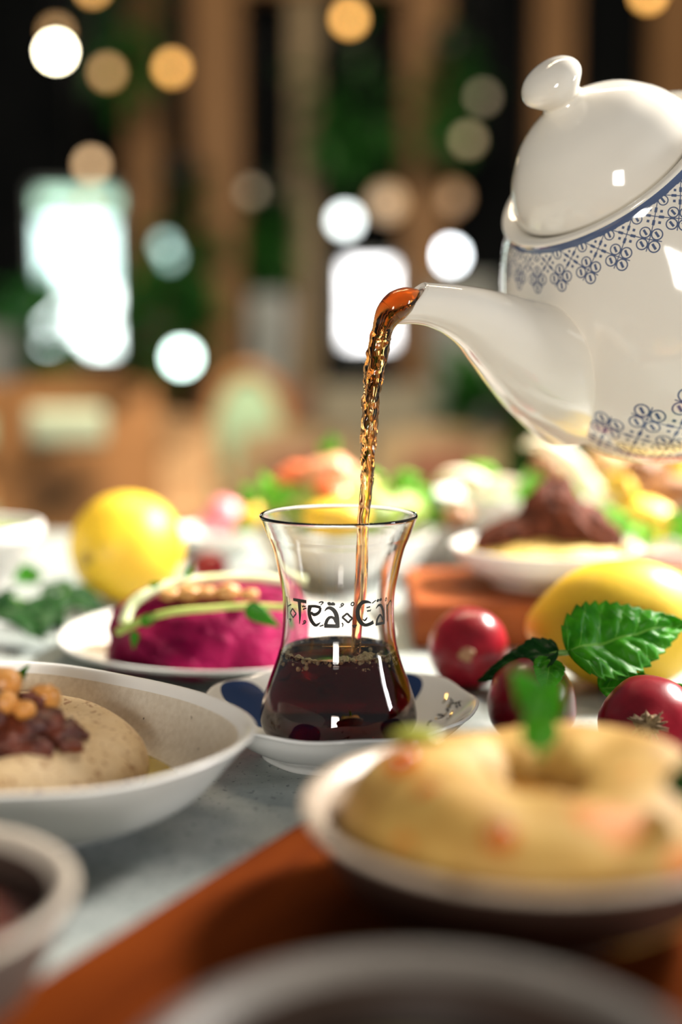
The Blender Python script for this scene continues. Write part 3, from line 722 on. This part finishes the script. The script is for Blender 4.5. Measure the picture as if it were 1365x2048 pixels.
# the poured stream
pth = [(836, 583, .4515, 6), (824, 592, .4500, 19), (808, 602, .4475, 27), (792, 613, .4455, 29.5), (778, 629, .4455, 27), (769, 648, .4465, 22.5), (764, 664, .447, 20.5), (760, 680, .4475, 20.5), (755, 718, .448, 21), (748, 755, .449, 20), (744, 785, .449, 16), (741, 820, .449, 15.5), (738, 870, .449, 14.5), (736, 910, .449, 13.5), (735, 950, .449, 12), (731, 1000, .449, 12.2), (727, 1040, .449, 12), (725, 1100, .4485, 11.5), (722, 1170, .448, 12), (716, 1240, .448, 11), (712, 1300, .448, 9), (711, 1330, .448, 5)]
pp = []
for px, py, Y, rr in pth:
    p = at(px, py, Y); pp.append((p.x, p.y, p.z, rr/5.63/1000))
pp = cr(pp, 12)
def sdisp(i, k):
    th = 2*PI*k/28; q = Vector((math.cos(th)*1.6, math.sin(th)*1.6, i*.055)); amp = min(1, max(0, (i-62)/36))
    if i > 172: amp *= .45
    return 1+amp*(.30*noise.noise(q)+.26*noise.noise(q*2.1+Vector((4, 2, i*.03)))+.14*noise.noise(q*4.3))
o = G().tube([Vector(p[:3]) for p in pp], [p[3] for p in pp], 28, True, sdisp).build('tea_stream', stream_m, loc=pp[-1][:3])
tag(o, 'twisting amber stream of tea falling from spout into glass', 'drink')

# ------------------------------------------------------------------ teapot
al, be = math.radians(38.9), math.radians(23.5)
U = Vector((-math.sin(al)*math.cos(be), -math.sin(be), math.cos(al)*math.cos(be)))
Lc = Vector((.1013, .5, .2168))
Ax = U.cross(Vector((0, 1, 0))).normalized(); Bx = U.cross(Ax); fr = (Ax, Bx, U)
pot = thing('teapot', 'tilted white porcelain teapot with blue lattice bands pouring tea', 'teapot', tuple(Lc-U*.125))
bp = cr([(.0375, -.0015), (.0405, .0004), (.0436, .0010), (.0446, .0004), (.0446, -.0006), (.0450, -.0022), (.0472, -.0058), (.0538, -.0145), (.0620, -.0280), (.0695, -.0440), (.0732, -.0600), (.0738, -.0720), (.0708, -.0850), (.0650, -.0965), (.0560, -.1075), (.0440, -.1165), (.0330, -.1205), (.0320, -.1235), (.0290, -.1235), (.0280, -.1205), (0, -.1195)], 8)
NU = 26*math.sqrt(2)
vv = [0.0]
for (r0, z0), (r1, z1) in zip(bp, bp[1:]):
    vv.append(vv[-1]+math.hypot(r1-r0, z1-z0)*NU/(2*PI*max(.02, (r0+r1)/2)))
v0 = vv[36]; kb = next(i for i, (r_, z_) in enumerate(bp) if z_ < -.0565)
KB = 2*round((1.12*(vv[kb]-v0)*math.sqrt(2)+1)/2); vf = (KB-1)/math.sqrt(2)/(vv[kb]-v0)
vv = [(x-v0)*vf for x in vv]              # zero just below the flange; the lower band starts at row KB
nb = 112
def puv(a, b):
    j = int(min(max(math.floor(b+1e-6), 0), len(vv)-1)); return (a/nb*NU, vv[j])
G().lathe(bp, nb, Lc, fr, uvf=puv).build('pot_body', pot_mat(KB), pot)
lp = cr([(.036, -.003), (.0378, -.0005), (.0381, .0012), (.0366, .006), (.0335, .0120), (.0295, .0170), (.0245, .0220), (.0190, .0255), (.0135, .0282), (.0092, .0305), (.0078, .0325)], 6)
lid = G().lathe([(0, -.003)]+lp+[(0, .0325)], 80, Lc, fr).build('lid', porcelain, pot)
kp = cr([(.0076, .0310), (.0074, .0330), (.0092, .0352), (.0114, .0380), (.0120, .0405), (.0110, .0432), (.0085, .0455), (.0045, .0470), (0, .0474)], 6)
kn = G().lathe([(0, .031)]+kp, 48, Lc, fr).build('knob', porcelain, pot); kn.parent = lid
# spout, hollow, with the mouth cut on a slant
sp = [(1150, 765, .520, 130), (1120, 742, .505, 127), (1085, 722, .492, 118), (1045, 698, .482, 102), (1000, 668, .473, 83), (955, 640, .466, 64.5), (910, 621, .460, 51.5), (870, 611, .456, 44), (840, 607, .4535, 41), (818, 607, .452, 40)]
sq = []
for px, py, Y, rr in sp:
    p = at(px, py, Y); sq.append((p.x, p.y, p.z, rr*Y/FPX))
sq = cr(sq, 6); cen = [Vector(p[:3]) for p in sq]; rad_ = [p[3] for p in sq]
n = 48; rows = []; m = len(cen)
mouth_n = Vector((-.66, -.30, .69)).normalized()
for i, c in enumerate(cen):
    tg = (cen[min(i+1, m-1)]-cen[max(i-1, 0)]).normalized()
    f = max(0., (i-(m-9))/8); f = f*f*(3-2*f)
    x = Vector((0, 1, 0)); x = (x-tg*x.dot(tg)).normalized(); y = tg.cross(x)
    ring = []
    for k in range(n):
        th = 2*PI*k/n; d = x*math.cos(th)+y*math.sin(th); p = c+d*rad_[i]
        off = -((p-c).dot(mouth_n))/tg.dot(mouth_n)      # slide along the axis onto the slanted mouth plane
        ring.append(p+tg*(off*f*.95))
    rows.append(ring)
last = rows[-1]; lc = sum(last, Vector())/n
tg = (cen[-1]-cen[-4]).normalized()
rows.append([lc+(p-lc)*.97+mouth_n*.0006 for p in last])
rows.append([lc+(p-lc)*.90+mouth_n*.0006 for p in last])
rows.append([lc+(p-lc)*.84-tg*.0008 for p in last])
for i in range(m-4, m-26, -3):
    rows.append([cen[i]+(p-cen[i]).normalized()*(rad_[i]*.82) for p in rows[i]])
rows.append([cen[m-28]])
G().grid(rows).build('spout', porcelain, pot)
def pw(a, h, r): return Lc+Ax*(r*math.cos(a))+Bx*(r*math.sin(a))+U*h
tipv = cen[-1]-Lc; aa = math.atan2(tipv.dot(Bx), tipv.dot(Ax))+PI
hp = cr([tuple(pw(aa, h, r)) for h, r in [(-.020, .053), (-.008, .068), (-.004, .086), (-.014, .104), (-.038, .112), (-.064, .106), (-.086, .090), (-.098, .064)]], 8)
G().tube([Vector(p) for p in hp], [.0058+.0012*math.sin(PI*i/len(hp)) for i in range(len(hp))], 16).build('handle', porcelain, pot)

# ------------------------------------------------------------------ radishes, lemons, mint
def radish(c, r, root, lab, seed, scar=False, ov=.95, tuft=0):
    """root: direction of the root end"""
    c = Vector(c); d = Vector(root).normalized(); q = Vector((0, 0, 1)).rotation_difference(d).to_matrix()
    t = thing('radish', lab, 'radish', (c.x, c.y, c.z-r), 'red radishes on the table')
    def fn(p):
        k = p.copy(); k.z *= ov
        if p.z > .9: k.z += (p.z-.9)*.6
        return k
    G().blob(c, (r, r, r), .05, 1.1, seed, 4, rot=q, fn=fn).build('skin', red_m, t)
    e = c+d*(r*ov*1.0)
    if scar: G().blob(e, (r*.19, r*.16, r*.05), .35, 2.5, seed+2, 3, rot=q).build('root_scar', paler, t)
    if tuft:
        g = G(); rr = random.Random(seed)
        g.blob(e-d*r*.02, (r*.24, r*.24, r*.13), .4, 2.4, seed, 3, rot=q)
        for i in range(tuft*2):
            a = rr.uniform(0, 2*PI); u_ = q @ Vector((math.cos(a), math.sin(a), rr.uniform(.2, .9)))
            p1 = e+u_*r*rr.uniform(.12, .2); p2 = p1+u_*r*rr.uniform(.08, .25)+Vector((0, 0, -.0006))
            g.tube([e, p1, p2], [.0007, .0005, .0002], 5)
        g.build('root_tuft', rootm, t)
    return t
radish((.0557, .54, .0178), .0176, (-.12, -1, .06), 'red radish with pale root scar on table right of saucer', 3, True)
radish((.0708, .457, .0172), .0170, (.5, -.2, -.3), 'dark red radish half hidden under the mint leaf', 5, False)
radish((.1072, .425, .0172), .0176, (-.28, -1, .30), 'red radish with brown root tuft at right edge', 8, False, tuft=16)
radish(Vector((-.0815, .775, .0122)), .0117, (.4, -.5, .6), 'small red radish on table behind the yellow lemon', 9, False)
def lemon(c, ra, rb, ax, lab, seed, z0, tip=.22):
    c = Vector(c); d = Vector(ax).normalized(); q = Vector((0, 0, 1)).rotation_difference(d).to_matrix()
    t = thing('lemon', lab, 'lemon', (c.x, c.y, z0), 'whole lemons on the table')
    def fn(p):
        k = p.copy(); a = abs(p.z)
        if a > .80: k.z += math.copysign((a-.80)*tip*3.2, p.z); s_ = 1-.15*(a-.8)/.2; k.x *= s_; k.y *= s_
        return k
    G().blob(c, (ra, ra, rb), .03, 1.0, seed, 4, rot=q, fn=fn).build('peel', lemon_m, t)
    G().blob(c+d*(rb*(1+tip*.62)), (.0042, .0042, .0022), .2, 2, seed, 2, rot=q).build('stem_scar', mat('dry_stem_scar', (.36, .24, .03), (.20, .13, .02), 200, .8), t)
lemon((-.1236, .72, .0345), .0325, .0330, (-.42, -.85, -.02), 'yellow lemon standing left behind the beet dip', 1, .002)
lemon((.124, .54, .0288), .0285, .0370, (1, -.12, .06), 'large yellow lemon lying right, behind the mint leaf', 2, .0003)

nd = at(1118, 1306, .452)
t = thing('mint_sprig', 'bright mint sprig with serrated leaves lying across two radishes', 'herb', tuple(nd))
tip = at(1368, 1240, .472)
L1 = at(1135, 1304, .452)
G().leaf(L1, tip-L1, (-.02, -.78, .62), (tip-L1).length*1.06, .035, bend=.12, fold=.10, ser=.075, puff=.05, teeth=13, n=90, mth=16, tipw=.62).build('leaf', mint_m, t, solid=.00035)
e = at(952, 1340, .462); nb_ = nd+Vector((0, 0, .0008))
G().leaf(nb_, e-nb_, (-.2, -.62, .75), (e-nb_).length*1.08, .0165, bend=.42, fold=.1, ser=.06, puff=.04, teeth=11, n=60, mth=10, seed=3).build('leaf', dark_leaf_m, t, solid=.00035)
b = at(1100, 1318, .452); e = at(1090, 1395, .438)
G().leaf(b, e-b, (0, -1, .25), (e-b).length, .0125, bend=-.1, ser=.05, puff=.04, n=40, mth=8, seed=5).build('leaf', mint_m, t, solid=.0003)
G().tube([L1+Vector((.004, 0, 0)), nd, nd+Vector((-.004, .003, -.0015)), nd+Vector((-.010, .01, -.006))], [.0009, .0012, .0012, .0010], 8).build('stem', mintstem, t)
b = at(1198, 1378, .447); e = at(1390, 1372, .452)
o = G().leaf(b, e-b, (0, -.35, .94), (e-b).length, .020, bend=.1, ser=.06, puff=.04, teeth=11, n=60, mth=10, seed=7).build('mint_leaf', mint_m, loc=b, solid=.0003); tag(o, 'single mint leaf lying behind the tufted radish, below the lemon', 'leaf')

# ------------------------------------------------------------------ beet dip
PC = Vector((-.055, .600)); t = thing('plate', 'round white plate under the pink beet dip', 'plate', (PC.x, PC.y, 0))
G().lathe(cr([(0, .002), (.048, .002), (.050, 0), (.053, 0), (.056, .003), (.070, .0075), (.079, .0105), (.0805, .0118), (.079, .0125), (.070, .0098), (.058, .0062), (.050, .005), (0, .005)], 5), 96, (PC.x, PC.y, 0)).build('plate_body', ceramic_white, t)
BC = Vector((-.063, .578))
g = G()
def bf(p): q = p.copy(); q.z = max(-.02, p.z); k = (q.x**2+q.y**2); q.z = q.z*(1 if q.z < .75 else 1)-max(0, q.z-.72)*.55; return q
g.blob((BC.x, BC.y, .006), (.0475, .046, .0395), .12, 2.2, 3, 5, fn=bf, oct=5)
o = g.build('beet_dip', beet_m, loc=(BC.x, BC.y, .005)); tag(o, 'deep pink mound of beet dip on the white plate', 'dip')
def surf(px, py, Y): return at(px, py, Y)
def sprout(lab, pts, r, m_, leaves, lm):
    q = cr([tuple(at(*p)) for p in pts], 8); t = thing('pea_shoot', lab, 'herb', q[0])
    G().tube([Vector(p) for p in q], [r*(1-.3*i/len(q)) for i in range(len(q))], 10).build('stalk', m_, t)
    for (px, py, Y, dx, dz, L) in leaves:
        p = at(px, py, Y); G().leaf(p, (dx, -.1, dz), (.1, -1, .3), L, L*.5, ser=0, n=16, mth=4, seed=px).build('leaf', lm, t, solid=.0003)
sprout('thick pale stalk arching over the back of beet dip', [(248, 1245, .542), (268, 1205, .548), (330, 1172, .556), (420, 1157, .566), (520, 1156, .57), (600, 1163, .572)], .0026, whitestalk, [(372, 1155, .56, .3, .6, .007), (300, 1172, .55, .9, .3, .006)], mint_m)
sprout('thin green stalk lying across the front of beet dip', [(236, 1264, .538), (280, 1243, .532), (340, 1225, .530), (420, 1217, .5305), (500, 1212, .532), (590, 1216, .536)], .0018, sprout_m, [(492, 1212, .529, .9, -.55, .017), (270, 1262, .527, -.1, -1, .008), (282, 1246, .53, .8, .4, .011)], mint_m)
for px, py, Y, s_, lab in [(378, 1188, .553, .0058, 'toasted nut at left on top of beet dip'), (416, 1186, .552, .0045, 'darkest toasted nut in the middle of beet dip'), (456, 1184, .552, .0060, 'palest toasted nut right of the dark nut'), (500, 1190, .549, .0042, 'small toasted nut near the glass on beet dip'), (340, 1190, .552, .0046, 'leftmost toasted nut under the pale stalk')]:
    c = at(px, py, Y); o = G().blob(c, (s_, s_*.8, s_*.65), .25, 1.6, px, 3).build('nut', nut_m, loc=c); tag(o, lab, 'nut', 'toasted nuts on the beet dip')

# ------------------------------------------------------------------ left side: footed bowl, herbs
fc = Vector((-.205, .68)); hb = .054
t = thing('footed_bowl', 'small white footed bowl of green dip at left edge', 'bowl', (fc.x, fc.y, 0))
fp = cr([(0, .001), (.022, .001), (.024, 0), (.025, .003), (.020, .012), (.024, .022), (.034, .036), (.0395, .044), (.0415, .047), (.0418, .052), (.0405, .054), (.0375, .053), (.034, .045), (.024, .032), (0, .028)], 5)
G().lathe(fp, 64, (fc.x, fc.y, 0)).build('bowl_body', ceramic_white, t)
o = G().lathe([(0, .0505), (.025, .0500), (.0362, .0485), (.0350, .046)], 40, (fc.x, fc.y, 0)).build('green_dip', saladsauce, loc=(fc.x, fc.y, .046)); tag(o, 'pale green dip inside the white footed bowl', 'dip')
def herb(lab, base, leaves, m_):
    b = at(*base); t = thing('basil_sprig', lab, 'herb', tuple(b), 'dark herb sprigs on the table')
    for i, (px, py, Y, qx, qy, Z, W) in enumerate(leaves):
        p, q = at(px, py, Y), at(qx, qy, Z)
        G().leaf(p, q-p, (.1*(i-1), -.35, .9), (q-p).length, W, bend=.3, ser=.03, puff=.03, n=24, mth=6, seed=i+px).build('leaf', m_, t, solid=.0003)
        G().tube([b, b.lerp(p, .5)+Vector((0, 0, .001)), p], [.0012, .001, .0008], 7).build('stem', mintstem, t)
herb('dark green herb sprig lying on the table at left edge', (40, 1205, .64), [(45, 1200, .64, -30, 1235, .62, .022), (60, 1205, .635, 125, 1240, .61, .030), (40, 1215, .63, 85, 1262, .595, .030), (20, 1195, .64, -40, 1190, .65, .02)], dark_leaf_m)
herb('dark green herb sprig tucked beneath the left yellow lemon', (130, 1185, .66), [(130, 1190, .66, 215, 1215, .655, .024), (120, 1185, .665, 165, 1165, .68, .022), (125, 1180, .66, 80, 1165, .67, .02)], dark_leaf_m)
herb('green long leaved herb sprig beside the footed bowl', (75, 1165, .69), [(75, 1165, .69, 10, 1112, .70, .014), (65, 1160, .69, 20, 1150, .69, .014)], mint_m)

# ------------------------------------------------------------------ far dishes
def leafpile(lab, c, rx, ry, rz, n, L, seed, m_, cat='lettuce'):
    r = random.Random(seed); g = G(); c = Vector(c)
    for i in range(n):
        a = r.uniform(0, 2*PI); k = r.random()**.5
        p = c+Vector((rx*k*math.cos(a), ry*k*math.sin(a), rz*(1-k*k)*r.uniform(.3, 1)))
        g.leaf(p, (math.cos(a), math.sin(a)*.6-.2, r.uniform(.2, 1)), (r.uniform(-1, 1), -1, .6), L*r.uniform(.7, 1.2), L*.8, bend=.7, ser=.05, puff=.06, n=14, mth=5, curl=.06, seed=i+seed)
    o = g.build('salad_leaves', m_, loc=c, solid=.0004); tag(o, lab, cat, kind='stuff')
def wedge(name, c, r, ax, lab, rot):
    """lemon wedge: peel, pith and flesh"""
    t = thing(name, lab, 'lemon wedge', tuple(c)); c = Vector(c)
    q = Matrix.Rotation(rot, 3, 'Y') @ Matrix.Rotation(ax, 3, 'Z')
    for nm, rr, m_, th in (('peel', 1, lemon_m, 0), ('flesh', .9, mat('pale_lemon_flesh', (.82, .72, .20), (.86, .80, .36), 90, .25), .0006)):
        rows = []; n = 16
        for i in range(n+1):
            u = PI*i/n; wd = r*rr*math.sin(u); z = r*1.25*rr*math.cos(u)
            rows.append([c+q @ Vector((0+th, z, 0))]+[c+q @ Vector((wd*math.cos(a)*.8+th*(1 if j not in (0, 8) else 1), z, wd*math.sin(a))) for j, a in enumerate([-.9+1.8*k/8 for k in range(9)])])
        g = G().grid(rows, True); g.build(nm, m_, t)
# kibbeh bowl on the orange board
KC = Vector((.110, .668)); zk = .0234
bowl('kibbeh_bowl', 'white bowl of yellow rice and kibbeh on orange board', KC, .0510, .021, ceramic_white, ceramic_white, ceramic_white, t=.07, foot=.62, z0=zk)
g = G().blob((KC.x, KC.y, zk+.014), (.043, .042, .013), .12, 3, 4, 4)
r = random.Random(2)
for i in range(140):
    a = r.uniform(0, 2*PI); k = r.random()**.5*.92
    g.blob((KC.x+.041*k*math.cos(a), KC.y+.040*k*math.sin(a), zk+.014+.0125*math.sqrt(1-k*k)), (.0026, .0013, .0012), 0, 1, 0, 1, rot=Matrix.Rotation(r.uniform(0, 3), 3, 'Z'))
o = g.build('yellow_rice', rice_m, loc=(KC.x, KC.y, zk+.006)); tag(o, 'yellow rice bed under the brown kibbeh', 'rice', kind='stuff')
def kib(lab, px, py, Y, d, rot, seed, fn=None):
    c = at(px, py, Y); o = G().blob(c, d, .22, 1.9, seed, 5, rot=rot, fn=fn, oct=5).build('kibbeh', crust_m, loc=c); tag(o, lab, 'kibbeh', 'brown kibbeh on the yellow rice')
kib('tallest brown kibbeh standing on the yellow rice', 1106, 1030, .668, (.0140, .014, .0215), Matrix.Rotation(.18, 3, 'Y'), 1, lambda p: Vector((p.x*(1.25-.45*p.z), p.y*(1.2-.4*p.z), p.z)))
kib('flatter dark kibbeh leaning left of the tallest one', 1030, 1066, .662, (.021, .014, .0085), Matrix.Rotation(-.28, 3, 'Y'), 2)
kib('brown kibbeh sloping down to the right, above the lemon', 1162, 1060, .658, (.0245, .015, .0140), Matrix.Rotation(.62, 3, 'Y'), 3)

# salad bowl right behind
c = at(1040, 1000, .85); zt = c.z
def bowl_at(name, lab, px, pyr, Y, Rr, h, z0=.0003, inner=None):
    c = at(px, pyr, Y); bowl(name, lab, (c.x, c.y), Rr, h, ceramic_white, ceramic_white, inner or ceramic_white, t=.06, foot=.6, z0=z0); return c
def stand(name, lab, c, r, z1):
    o = G().lathe(cr([(0, 0), (r, 0), (r, .004), (r*.5, .012), (r*.42, z1*.6), (r*.7, z1-.002), (r*.8, z1), (0, z1)], 4), 40, (c.x, c.y, .0002)).build(name, ceramic_white, loc=(c.x, c.y, 0)); tag(o, lab, 'cake stand'); return o
c1 = at(1035, 985, .86); h1 = c1.z
stand('pedestal', 'white pedestal under the lettuce and onion bowl', c1, .030, h1-.036)
bowl('salad_bowl', 'white bowl of lettuce and pale onion behind the kibbeh', (c1.x, c1.y), .058, .036, ceramic_white, ceramic_white, ceramic_white, t=.06, foot=.5, z0=h1-.0355)
s1 = Vector((c1.x, c1.y, h1-.006))
leafpile('bright lettuce heaped in the white bowl behind kibbeh', s1, .045, .035, .022, 22, .024, 5, lettuce_m)
r = random.Random(8)
for i, (px, py, Y, rot, lab) in enumerate([(930, 985, .83, .3, 'pale onion slice at the left of the lettuce bowl'), (1000, 1000, .825, -.2, 'pale onion slice at the front of the lettuce bowl'), (1110, 955, .83, .75, 'long pale onion slice leaning right above the kibbeh'), (1165, 1000, .83, .9, 'pale onion slice at the right of the lettuce bowl')]):
    p = at(px, py, Y); ln = .03 if i == 2 else .02
    q = [p+Matrix.Rotation(rot, 3, 'Y') @ Vector((ln*math.cos(a), -.002, ln*.5*math.sin(a))) for a in [PI*k/16 for k in range(17)]]
    o = G().tube(q, [.0015+.0045*math.sin(PI*k/16) for k in range(17)], 12).build('onion_slice', cream_m, loc=p); tag(o, lab, 'onion', 'pale onion slices in the lettuce bowl')
kib2 = at(1100, 950, .87); o = G().blob(kib2, (.014, .012, .018), .2, 2, 5, 4).build('falafel', brown_m, loc=kib2); tag(o, 'brown falafel peeking out above the lettuce bowl', 'falafel')
c = at(915, 1035, .80); o = G().blob(c, (.010, .010, .008), .2, 2, 6, 4).build('falafel', brown_m, loc=c); o.location.z = o.location.z; tag(o, 'dark brown falafel left of the kibbeh bowl', 'falafel')

# right dish with lemon wedges, bread, meat
pr = at(1330, 1100, .74)
bowl('platter', 'white platter of lemon wedges, lettuce and meat at right edge', (.195, .80), .075, pr.z, ceramic_white, ceramic_white, ceramic_white, t=.05, foot=.7, z0=.0003)
zp = pr.z-.004
leafpile('bright lettuce on the right platter under the lemon wedges', Vector((.190, .775, zp)), .045, .035, .018, 18, .024, 15, lettuce_m)
wedge('lemon_wedge', at(1232, 985, .775), .014, .3, 'upright lemon wedge on the right platter', -.5)
wedge('lemon_wedge', at(1290, 1040, .755), .017, 1.3, 'lemon wedge lying flat in front on the right platter', .25)
wedge('lemon_wedge', at(1350, 950, .82), .012, .6, 'small lemon wedge at the right edge of platter', -.9)
for px, py, Y, d, lab in [(1345, 985, .79, (.020, .015, .011), 'brown grilled meat piece at the right edge of platter'), (1290, 950, .83, (.018, .014, .013), 'brown grilled meat piece behind the upright lemon wedge')]:
    c = at(px, py, Y); o = G().blob(c, d, .25, 1.8, px, 4).build('grilled_meat', brown_m, loc=c); tag(o, lab, 'meat', 'grilled meat on the platter')
c = at(1335, 905, .88); o = G().blob(c, (.030, .022, .014), .18, 1.6, 3, 4).build('flatbread', bread_m, loc=c); tag(o, 'folded toasted flatbread on the right platter, below the teapot', 'bread')
c = at(1215, 930, .87); o = G().blob(c, (.016, .014, .012), .15, 1.6, 4, 4).build('bread_roll', bread_m, loc=c); tag(o, 'small toasted bread piece left of the flatbread', 'bread')

# salad bowl behind the glass
c2 = at(690, 1062, .80)
bowl('salad_bowl', 'white bowl of tomato, salmon and greens behind the tea glass', (c2.x, c2.y), .058, c2.z, ceramic_white, ceramic_white, ceramic_white, t=.06, foot=.6, z0=.0003)
for i, (px, py, Y, s_, m_, nm, lab) in enumerate([
    (600, 968, .80, .016, tomato_m, 'tomato_piece', 'red tomato piece at the left of the salad'), (660, 955, .79, .017, salmon_m, 'salmon_piece', 'largest pale salmon piece on top of the salad'),
    (700, 985, .785, .015, salmon_m, 'salmon_piece', 'pale salmon piece behind the tea stream'), (665, 990, .775, .012, tomato_m, 'tomato_piece', 'orange red tomato piece below the largest salmon'),
    (560, 975, .82, .013, darkred, 'beet_piece', 'dark red beet piece at the far left of salad'), (770, 1010, .79, .012, tomato_m, 'tomato_piece', 'red tomato piece at the right, behind the glass rim')]):
    c = at(px, py, Y); o = G().blob(c, (s_, s_*.8, s_*.85), .2, 1.5, i, 4).build(nm, m_, loc=c); tag(o, lab, 'food')
g0 = at(690, 1020, .80); o = G().blob(g0, (.05, .044, .020), .15, 2, 9, 4).build('salad_base', mat('chopped_greens', (.16, .26, .03), (.30, .38, .06), 120, .5, .6, bdist=.002), loc=g0); tag(o, 'mixed chopped greens filling the bowl behind glass', 'salad', kind='stuff')
leafpile('green leaves at the right of the salad behind glass', at(770, 1000, .80), .018, .02, .015, 8, .018, 25, lettuce_m)
leafpile('green leaves at the left of the salad behind glass', at(535, 1015, .79), .014, .02, .012, 8, .018, 26, lettuce_m)
b = at(655, 930, .79); t = thing('herb_tuft', 'bright green herb tuft crowning the salad behind glass', 'herb', tuple(b))
G().tube([b, at(660, 905, .79)], .001, 6).build('stem', mintstem, t)
for px, py in ((675, 880), (640, 890), (662, 872)):
    p = at(658, 908, .79); q = at(px, py, .79); G().leaf(p, q-p, (0, -1, .2), (q-p).length*1.2, .009, n=14, mth=4, seed=px).build('leaf', lettuce_m, t, solid=.0003)
c = at(672, 1040, .735); t = thing('lemon_half', 'yellow lemon half seen through the top of tea glass', 'lemon', tuple(c))
G().blob(c, (.022, .016, .012), .03, 1.2, 3, 4).build('peel', lemon_m, t)

# small white bowls left of the glass
c3 = at(432, 1060, .90); bowl('pickle_bowl', 'white bowl of pink pickles behind the left lemon', (c3.x, c3.y), .036, c3.z, ceramic_white, ceramic_white, ceramic_white, t=.07, foot=.6, z0=.0003)
for i, (px, py, m_, lab) in enumerate([(450, 1030, pinkv, 'largest pink pickled turnip in the white bowl'), (420, 1045, pinkv, 'small pink pickled turnip at the left of the bowl'), (490, 1045, lettuce_m, 'green pickle piece at the right of the pink ones'), (500, 1030, lemon_m, 'yellow pickle piece beside the largest pink turnip')]):
    c = at(px, py, .895); o = G().blob(c, (.013 if i == 0 else .009,)*3, .15, 1.5, i+3, 3).build('pickle', m_, loc=c); tag(o, lab, 'pickle')
c4 = at(862, 1048, .86); bowl('side_bowl', 'white bowl right of the tea glass with greens', (c4.x, c4.y), .025, c4.z, ceramic_white, ceramic_white, ceramic_white, t=.07, foot=.6, z0=.0003)
leafpile('green herb leaves in the white bowl right of glass', Vector((c4.x, c4.y, c4.z-.006)), .018, .018, .02, 10, .018, 31, lettuce_m, 'herb')
